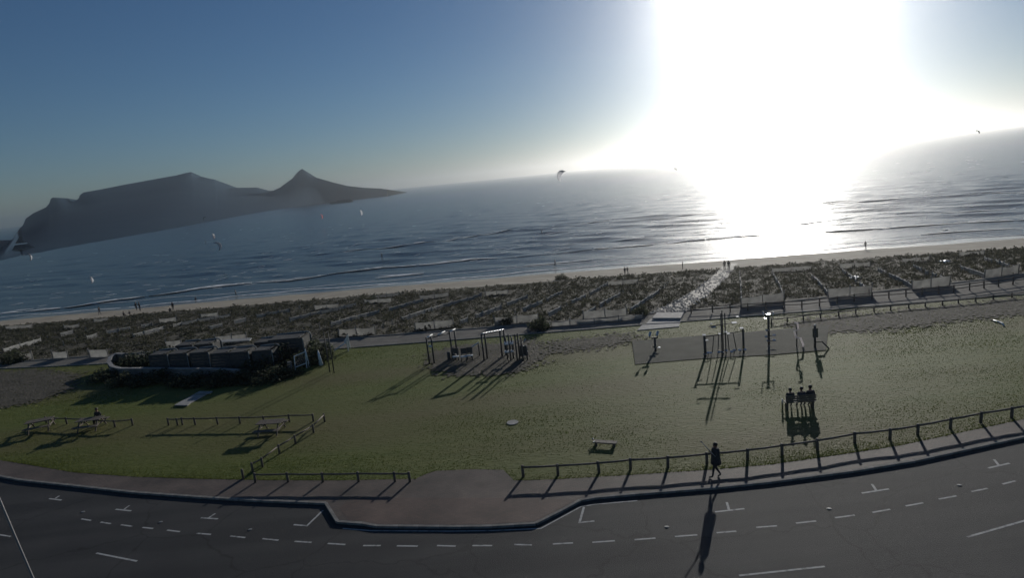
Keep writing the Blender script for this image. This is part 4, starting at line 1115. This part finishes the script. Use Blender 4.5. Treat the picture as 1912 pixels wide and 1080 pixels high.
# ------------------------------------------------------------------ people
M['skin'] = mat('skin', (0.28, 0.16, 0.11), 0.6, 0.3, noise=6, col2=(0.33, 0.19, 0.13))
M['dark_cloth'] = mat('charcoal_cloth', (0.04, 0.04, 0.044), 0.85, 0.2, noise=12, col2=(0.055, 0.055, 0.058))
M['navy_cloth'] = mat('navy_cloth', (0.04, 0.046, 0.066), 0.85, 0.2, noise=12, col2=(0.055, 0.06, 0.08))
M['grey_cloth'] = mat('grey_cloth', (0.07, 0.068, 0.07), 0.85, 0.2, noise=12, col2=(0.09, 0.088, 0.09))
M['hair'] = mat('dark_hair', (0.018, 0.013, 0.01), 0.5, 0.4, noise=30, col2=(0.03, 0.022, 0.016))
M['shoe'] = mat('shoe', (0.05, 0.05, 0.05), 0.6)
M['eye'] = mat('eye', (0.02, 0.018, 0.015), 0.2, 0.5)

def pose(kind):
    """joint positions, figure faces +Y, feet at z=0"""
    J = {}
    J['pelvis'] = (0, 0, .94); J['waist'] = (0, 0, 1.08); J['chest'] = (0, .01, 1.30); J['neck'] = (0, 0, 1.46); J['chin'] = (0, .015, 1.53); J['head'] = (0, .02, 1.63); J['crown'] = (0, 0, 1.72)
    for s, n in ((-1, 'l'), (1, 'r')):
        J['sh' + n] = (s * .18, 0, 1.40); J['el' + n] = (s * .23, -.03, 1.12); J['wr' + n] = (s * .24, .06, .87); J['pa' + n] = (s * .24, .08, .80)
        J['hi' + n] = (s * .095, 0, .90); J['kn' + n] = (s * .10, .02, .49); J['an' + n] = (s * .10, -.02, .08); J['to' + n] = (s * .11, .17, .03)
    if kind == 'walk':
        J['knl'] = (-.09, .16, .50); J['anl'] = (-.09, .26, .09); J['tol'] = (-.10, .44, .06)
        J['knr'] = (.09, .02, .49); J['anr'] = (.09, -.26, .14); J['tor'] = (.09, -.12, .03)
        J['ell'] = (-.23, -.14, 1.14); J['wrl'] = (-.22, -.12, .90); J['pal'] = (-.22, -.10, .83)
        J['elr'] = (.24, .06, 1.13); J['wrr'] = (.22, .27, 1.00); J['par'] = (.21, .33, .97)
    if kind == 'carry':
        J['knl'] = (-.09, .12, .50); J['anl'] = (-.09, .18, .09); J['tol'] = (-.10, .36, .05)
        J['knr'] = (.09, .02, .49); J['anr'] = (.09, -.20, .12); J['tor'] = (.09, -.05, .03)
        J['ell'] = (-.27, .04, 1.17); J['wrl'] = (-.27, .20, 1.33); J['pal'] = (-.27, .24, 1.40)
    if kind == 'sit':
        d = .42
        for k in J: J[k] = (J[k][0], J[k][1], J[k][2] - d)
        for s, n in ((-1, 'l'), (1, 'r')):
            J['hi' + n] = (s * .095, .04, .49); J['kn' + n] = (s * .12, .44, .50); J['an' + n] = (s * .12, .42, .09); J['to' + n] = (s * .12, .60, .04)
            J['el' + n] = (s * .24, .04, .74); J['wr' + n] = (s * .15, .28, .60); J['pa' + n] = (s * .12, .34, .58)
        for k in ('chest', 'neck', 'chin', 'head', 'crown', 'shl', 'shr'): J[k] = (J[k][0], J[k][1] + .06, J[k][2] - .02)
    return {k: Vector(v) for k, v in J.items()}
RAD = dict(pelvis=.135, waist=.125, chest=.145, neck=.058, chin=.068, head=.098, crown=.07, sh=.07, el=.045, wr=.032, pa=.034, hi=.092, kn=.062, an=.042, to=.036)
EDG = [('pelvis', 'waist'), ('waist', 'chest'), ('chest', 'neck'), ('neck', 'chin'), ('chin', 'head'), ('head', 'crown')]
for n in 'lr':
    EDG += [('chest', 'sh' + n), ('sh' + n, 'el' + n), ('el' + n, 'wr' + n), ('wr' + n, 'pa' + n), ('pelvis', 'hi' + n), ('hi' + n, 'kn' + n), ('kn' + n, 'an' + n), ('an' + n, 'to' + n)]
BODY = {}
def body_mesh(kind, fingers):
    J = pose(kind); names = list(J); V = [J[k] for k in names]; idx = {k: i for i, k in enumerate(names)}
    rad = [RAD.get(k) or RAD[k[:2]] for k in names]
    E = [(idx[a], idx[b]) for a, b in EDG]
    tagn = list(names)
    if fingers:
        for n, s in (('l', -1), ('r', 1)):
            w, p = J['wr' + n], J['pa' + n]; d = (p - w).normalized()
            across = d.cross(Vector((s, 0, 0))).normalized()
            side = Vector((-s, 0, 0))
            for k, L in enumerate((.075, .085, .08, .062)):
                base = p + across * (k - 1.5) * .02
                i0 = len(V); V += [base + d * .035, base + d * (.035 + L * .5) + side * .015, base + d * (.03 + L * .85) + side * .045]; rad += [.0095, .009, .0075]; tagn += ['pa' + n] * 3
                E += [(idx['pa' + n], i0), (i0, i0 + 1), (i0 + 1, i0 + 2)]
            i0 = len(V); V += [w + d * .03 - across * .035 + side * .01, w + d * .075 - across * .055 + side * .03]; rad += [.011, .009]; tagn += ['pa' + n] * 2
            E += [(idx['pa' + n], i0), (i0, i0 + 1)]
        i0 = len(V); V += [J['head'] + Vector((0, .10, -.015))]; rad += [.02]; tagn += ['head']; E += [(idx['head'], i0)]
    me = bpy.data.meshes.new('tmp'); me.from_pydata([tuple(v) for v in V], E, [])
    o = bpy.data.objects.new('tmp', me); COL.objects.link(o)
    md = o.modifiers.new('skin', 'SKIN'); md.use_smooth_shade = True
    if not me.skin_vertices: return None
    for i, sv in enumerate(me.skin_vertices[0].data):
        sv.radius = (rad[i], rad[i]); sv.use_root = (i == idx['pelvis'])
    sv = me.skin_vertices[0].data
    sv[idx['chest']].radius = (.165, .11); sv[idx['waist']].radius = (.14, .10); sv[idx['pelvis']].radius = (.15, .11)
    if kind == 'carry':
        sv[idx['chest']].radius = (.24, .16); sv[idx['waist']].radius = (.23, .17); sv[idx['pelvis']].radius = (.22, .17)
    ss = o.modifiers.new('sub', 'SUBSURF'); ss.levels = 1; ss.render_levels = 1
    dg = bpy.context.evaluated_depsgraph_get()
    out = bpy.data.meshes.new_from_object(o.evaluated_get(dg)); out.name = 'body'
    bpy.data.objects.remove(o)
    # drop the figure so that its lowest point stands on z = 0 (seated: keep the seat height)
    zmin = min(v.co.z for v in out.vertices)
    for v in out.vertices: v.co.z -= zmin
    segs = [(V[a], V[b], tagn[a], tagn[b]) for a, b in E]
    part = []
    for f in out.polygons:
        c = f.center + Vector((0, 0, zmin)); best = (9, None)
        for a, b, na, nb in segs:
            ab = b - a; tt = max(0, min(1, (c - a).dot(ab) / max(ab.length_squared, 1e-9))); dd = (c - (a + ab * tt)).length
            if dd < best[0]: best = (dd, (na, nb, tt))
        part.append(best[1])
    return out, part, J, -zmin
def make_person(label, kind, loc, rz, top, leg, fingers=False, sleeves=True, shorts=False, group=None, scale=1.0, hair='hair'):
    key = (kind, fingers)
    if key not in BODY: BODY[key] = body_mesh(kind, fingers)
    src, part, J, dz = BODY[key]
    me = src.copy()
    me.materials.clear()
    for m in ('skin', top, leg, 'shoe'): me.materials.append(M[m])
    mi = []
    for na, nb, t in part:
        k = nb[:2]
        if nb in ('waist', 'chest') or k == 'sh': v = 1
        elif k == 'el': v = 1 if (sleeves or t < .5) else 0
        elif k == 'wr': v = 1 if sleeves and t < .9 else 0
        elif k == 'hi' or nb == 'pelvis': v = 2
        elif k == 'kn': v = 2 if (not shorts or t < .85) else 0
        elif k == 'an': v = 2 if not shorts and t < .9 else (3 if not shorts else 0)
        elif k == 'to': v = 3
        else: v = 0
        mi.append(v)
    me.polygons.foreach_set('material_index', mi)
    t = thing('person', label, 'person', loc, rz, group)
    t.scale = (scale,) * 3
    b = bpy.data.objects.new('body', me); COL.objects.link(b); b.parent = t
    h = J['head'] + Vector((0, 0, dz))
    mb = MB(); mb.ball(h + Vector((0, -.022, .035)), .106, seg=12, rings=8, sq=(.92, 1.0, .98))
    ho = mb.build('hair', M[hair], t, True)
    for v in ho.data.vertices:
        if v.co.y > h.y + .05: v.co.z = max(v.co.z, h.z + .055)
    if fingers:
        for s in (-1, 1):
            mb = MB(); mb.ball(h + Vector((s * .033, .088, .0)), .011, seg=8, rings=6); mb.build('eye', M['eye'], t, True)
            mb = MB(); mb.ball(h + Vector((s * .098, .0, -.01)), .028, seg=8, rings=6, sq=(.4, .7, 1)); mb.build('ear', M['skin'], t, True)
        mb = MB(); mb.box(h + Vector((0, .088, -.055)), (.045, .012, .010)); mb.build('mouth', mat('lips', (0.20, 0.08, 0.07)), t)
    return t
# the walker by the fence, with a pale stick over the shoulder
wp_ = at(1338, 892)
WK = make_person('person in dark clothes on the pavement by the fence, pale stick over the shoulder', 'carry', (wp_.x, wp_.y, 0), R(75), 'dark_cloth', 'dark_cloth', True, scale=1.02)
mb = MB(); cz = 0.02
mb.tube([(0, 0, 1.50), (0, 0, 1.42), (0, .01, 1.25), (0, .01, 1.05), (0, 0, .86), (0, 0, .72)], [.09, .21, .235, .24, .27, .29], 16, caps=False)
cj = mb.build('coat', M['dark_cloth'], WK, True); cj.scale = (1, .78, 1)
cj.modifiers.new('cloth', 'SOLIDIFY').thickness = .02
mb = MB(); st = Matrix.Rotation(R(75), 3, 'Z')
hp = Vector((wp_.x, wp_.y, 0)) + st @ Vector((-.27, .26, 1.47))
dirv = Vector((-.50, .30, .62)).normalized()
mb.tube([hp - dirv * .35, hp, hp + dirv * .55], [.016, .018, .020], 8); mb.ball(hp + dirv * .57, .035, seg=8, rings=6)
tag(mb.build('walking_stick', M['paletrim_sunrim'], None, True), 'thin pale stick with a knob held up by the person at the fence', 'stick')
# bench with three people
bo = at(1494, 764)
BN = thing('park_bench', 'dark park bench on the lawn with three people sitting on it', 'bench', tuple(bo), R(-6))
for k in range(3): pad(BN, (0, -.02 + .15 * k, .44), (1.7, .13, .04), 'wood', 'seat_slat')
for k in range(3): pad(BN, (0, -.16, .58 + .14 * k), (1.7, .04, .11), 'wood', 'back_slat')
for s in (-1, 1):
    pad(BN, (s * .72, .1, .21), (.06, .42, .42), 'pole', 'leg'); pad(BN, (s * .72, -.115, .66), (.06, .05, .5), 'pole', 'upright')
rot = Matrix.Rotation(R(-6), 3, 'Z')
for x_, lab, c1, c2, sc in ((-.52, 'left of the three people seated on the park bench, back to the camera', 'dark_cloth', 'navy_cloth', 1.0), (.12, 'middle of the three people seated on the park bench, back to the camera', 'navy_cloth', 'dark_cloth', 1.02), (.62, 'right of the three people seated on the park bench, tallest of them', 'dark_cloth', 'dark_cloth', 1.08)):
    q = bo + rot @ Vector((x_, .02, 0)); make_person(lab, 'sit', (q.x, q.y, 0.0), R(-6 + x_ * 12), c1, c2, True, scale=sc, group='people on the park bench')
q = bo + rot @ Vector((-.98, .05, 0)); mb = MB(); mb.tube([(0, 0, 0), (0, 0, .5), (0, 0, .56), (0, 0, .66)], [.05, .05, .02, .02], 10)
tag(mb.build('steel_flask', M['steel'], None, True, (q.x, q.y, 0.0)), 'shiny steel flask standing beside the left end of the bench', 'flask')
q = p_table + Vector((.1, .78, 0)); make_person('person sitting at the picnic table by the short lawn fence', 'sit', (q.x, q.y, .0), R(176), 'dark_cloth', 'dark_cloth', True)
# beach walkers
GB = 'people on the beach'
for a, b, kind, rz, c1, c2, sc, lab in [
    (187, 588, 'walk', 70, 'dark_cloth', 'grey_cloth', 1.0, 'dark figure walking on the far left of the beach'),
    (255.5, 580, 'walk', 10, 'dark_cloth', 'dark_cloth', 1.08, 'left figure of the close pair standing on the left beach'),
    (262, 581, 'stand', -30, 'dark_cloth', 'navy_cloth', 1.12, 'right figure of the close pair standing on the left beach'),
    (324, 580, 'stand', 40, 'dark_cloth', 'dark_cloth', 1.0, 'tall figure on the left beach with a seated companion'),
    (318, 582, 'sit', 30, 'dark_cloth', 'dark_cloth', .95, 'figure sitting on the sand next to a standing companion'),
    (231, 590, 'sit', -20, 'dark_cloth', 'grey_cloth', .95, 'figure sitting on the sand left of the standing pair'),
    (242.5, 587, 'sit', 60, 'navy_cloth', 'dark_cloth', .85, 'small figure crouching on the sand close to the standing pair'),
    (366, 561, 'sit', 60, 'dark_cloth', 'dark_cloth', .9, 'figure sitting alone at the wet edge of the left beach'),
    (441, 554, 'walk', -80, 'dark_cloth', 'dark_cloth', .95, 'lone figure walking along the water left of the long foam line'),
    (1037, 499, 'walk', 80, 'navy_cloth', 'dark_cloth', 1.0, 'figure wading in the shallows above the middle of the dune'),
    (1616, 467, 'walk', -75, 'dark_cloth', 'navy_cloth', 1.0, 'figure striding along the beach right of the sun glare'),
    (1353, 505, 'stand', 0, 'dark_cloth', 'dark_cloth', 1.02, 'left one of two people at the top of the beach path'),
    (1361, 506, 'stand', -15, 'dark_cloth', 'grey_cloth', 1.05, 'right one of two people at the top of the beach path'),
    (1167, 513, 'stand', 20, 'navy_cloth', 'dark_cloth', .85, 'left one of two people beyond the dune fence corner'),
    (1172, 513, 'walk', -70, 'dark_cloth', 'dark_cloth', .9, 'right one of two people beyond the dune fence corner'),
    (1275, 503, 'stand', 60, 'dark_cloth', 'dark_cloth', .85, 'small figure on the sand left of the beach path top')]:
    p = on(a, b); dz = -.42 if False else 0
    t = make_person(lab, kind, (p.x, p.y, p.z - (.38 if kind == 'sit' else 0.02)), R(rz), c1, c2, False, group=GB, scale=sc)
# ------------------------------------------------------------------ kites and surfers
def sail_mat(name, col):
    m = leaf_mat(name, col, tuple(min(1, c * 1.15) for c in col), 0.8, 0.55); return m
M['kite_white'] = sail_mat('white_sailcloth', (0.62, 0.62, 0.64)); M['kite_grey'] = sail_mat('grey_sailcloth', (0.22, 0.21, 0.23)); M['kite_red'] = sail_mat('pink_red_sailcloth', (0.62, 0.25, 0.26)); M['kite_dark'] = sail_mat('dark_sailcloth', (0.05, 0.05, 0.055))
def kite(label, a, b, dist, span, rot, m1, m2, h=None):
    """inflatable kite: swept arc canopy, leading edge tube, struts, bridle lines"""
    p = at_dist(a, b, dist)
    t = thing('kite', label, 'kite', tuple(p), 0); t['group'] = 'kites over the water'
    n = 13; r = span / 2
    lead, trail = [], []
    for i in range(n):
        u = i / (n - 1) * 2 - 1; an = u * R(78)
        ch = span * .40 * (1 - .62 * abs(u) ** 2.2); sw = span * .16 * abs(u) ** 1.8
        x, z = r * math.sin(an), r * math.cos(an)
        lead.append(Vector((x, ch * .5 - sw, z))); trail.append(Vector((x * .99, -ch * .5 - sw * .9, z * .97 - .02 * span)))
    mb = MB(); vs = []
    for k in range(5):
        w = k / 4
        for i in range(n):
            q = lead[i].lerp(trail[i], w); bul = .05 * span * math.sin(math.pi * w) * .6
            vs.append(q + Vector((q.x, 0, q.z)).normalized() * bul)
    fs = [(k * n + i, k * n + i + 1, (k + 1) * n + i + 1, (k + 1) * n + i) for k in range(4) for i in range(n - 1)]
    mb.add(vs, fs); mb.m = [1 if (j % (n - 1)) < 5 else 0 for j in range(len(fs))]
    c = mb.build('canopy', [M[m1], M[m2]], t, True)
    mb = MB(); mb.tube(lead, [.10 + .05 * (1 - abs(i / (n - 1) * 2 - 1)) for i in range(n)], 8); mb.build('leading_edge', M[m2], t, True)
    for i in (2, 4, 6, 8, 10):
        mb = MB(); mb.tube([lead[i], trail[i]], [.06, .03], 6); mb.build('strut', M[m2], t)
    for i in (0, n - 1):
        mb = MB(); mb.tube([trail[i], Vector((0, -.1 * span, -1.6 * span))], .006, 4); mb.build('line', M['pole'], t)
    t.rotation_euler = rot
kite('largest pale grey and white kite hovering over the middle of the water', 1048, 329, 290, 5.4, (R(40), R(-50), R(25)), 'kite_white', 'kite_white')
kite('small pink and red kite low over the water left of centre', 598, 405, 420, 3.4, (R(10), R(80), R(60)), 'kite_red', 'kite_red')
kite('small slim white kite right of the pink one', 672, 398, 430, 3.9, (R(5), R(82), R(70)), 'kite_white', 'kite_white')
kite('crumpled white kite close above the water at the left', 404, 461, 240, 3.2, (R(30), R(70), R(15)), 'kite_white', 'kite_white')
kite('faint grey kite just above the crumpled white one', 396, 442, 300, 2.6, (R(5), R(86), R(80)), 'kite_grey', 'kite_white')
kite('tiny white kite over dark water at the far left', 51, 481, 300, 3.0, (R(5), R(84), R(70)), 'kite_white', 'kite_grey')
kite('tiny upright white kite above the left surf', 168, 524, 190, 1.6, (R(0), R(88), R(80)), 'kite_white', 'kite_white')
kite('small dark kite in front of the foot of the mountain', 383, 409, 420, 2.2, (R(5), R(-40), R(10)), 'kite_dark', 'kite_dark')
kite('small dark kite in the pale sky above the right horizon', 1824, 248, 420, 2.6, (R(5), R(30), R(10)), 'kite_dark', 'kite_dark')
kite('faint grey kite near the edge of the sun glare', 1260, 318, 420, 2.6, (R(10), R(30), R(30)), 'kite_grey', 'kite_white')
M['board'] = mat('white_board', (0.6, 0.6, 0.58), 0.3, 0.5)
for a, b, rz, lab in ((1012, 438, 70, 'surfer on a white board with a bright wake in the middle'), (714, 484, 60, 'dark surfer on a board in the left surf'), (384, 455, 80, 'surfer on a board beneath the crumpled white kite')):
    p = at(a, b, SEA + .1)
    bd = thing('surfboard', 'board under the ' + lab.split(' on a ')[0] + ' ' + ('with the bright wake' if a == 1012 else ('in the left surf' if a == 714 else 'below the crumpled kite')), 'surfboard', tuple(p), R(rz)); bd['group'] = 'surfboards in the water'
    mb = MB(); n = 14
    top = [(.21 * math.sin(math.pi * min(1, (i + .25) / n)) ** .6, -.75 + 1.5 * i / n) for i in range(n + 1)]
    ring = [(x, y) for x, y in top] + [(-x, y) for x, y in reversed(top)]
    m_ = len(ring); mb.add([(x, y, .03 + .12 * (abs(y) / .75) ** 3) for x, y in ring] + [(x, y, .07 + .12 * (abs(y) / .75) ** 3) for x, y in ring], [tuple(range(m_))[::-1], tuple(range(m_, 2 * m_))] + [(k, (k + 1) % m_, m_ + (k + 1) % m_, m_ + k) for k in range(m_)])
    mb.build('deck', M['board'], bd); mb = MB(); mb.add([(0, -.6, .03), (0, -.45, .03), (0, -.6, -.12), (.02, -.6, .03)], [(0, 1, 2), (3, 2, 1), (0, 2, 3), (0, 3, 1)]); mb.build('fin', M['pole'], bd)
    make_person(lab, 'walk', (p.x, p.y, p.z + .06), R(rz), 'dark_cloth', 'dark_cloth', False, group='surfers in the water')
foam_obj = [o for o in bpy.data.objects if o.name == 'surf_foam'][0]

# ------------------------------------------------------------------ haze
hz = MB(); hz.box((0, 4800, 58), (20400, 13000, 140))
hm = bpy.data.materials.new('haze_air'); hm.use_nodes = True
hn = hm.node_tree.nodes; hn.remove(hn['Principled BSDF'])
hv = hn.new('ShaderNodeVolumePrincipled'); hv.inputs['Color'].default_value = (1.0, 0.98, 0.96, 1); hv.inputs['Density'].default_value = HAZE; hv.inputs['Anisotropy'].default_value = 0.925
hm.node_tree.links.new(hv.outputs[0], hn['Material Output'].inputs['Volume'])
tag(hz.build('haze', hm), kind='stuff')
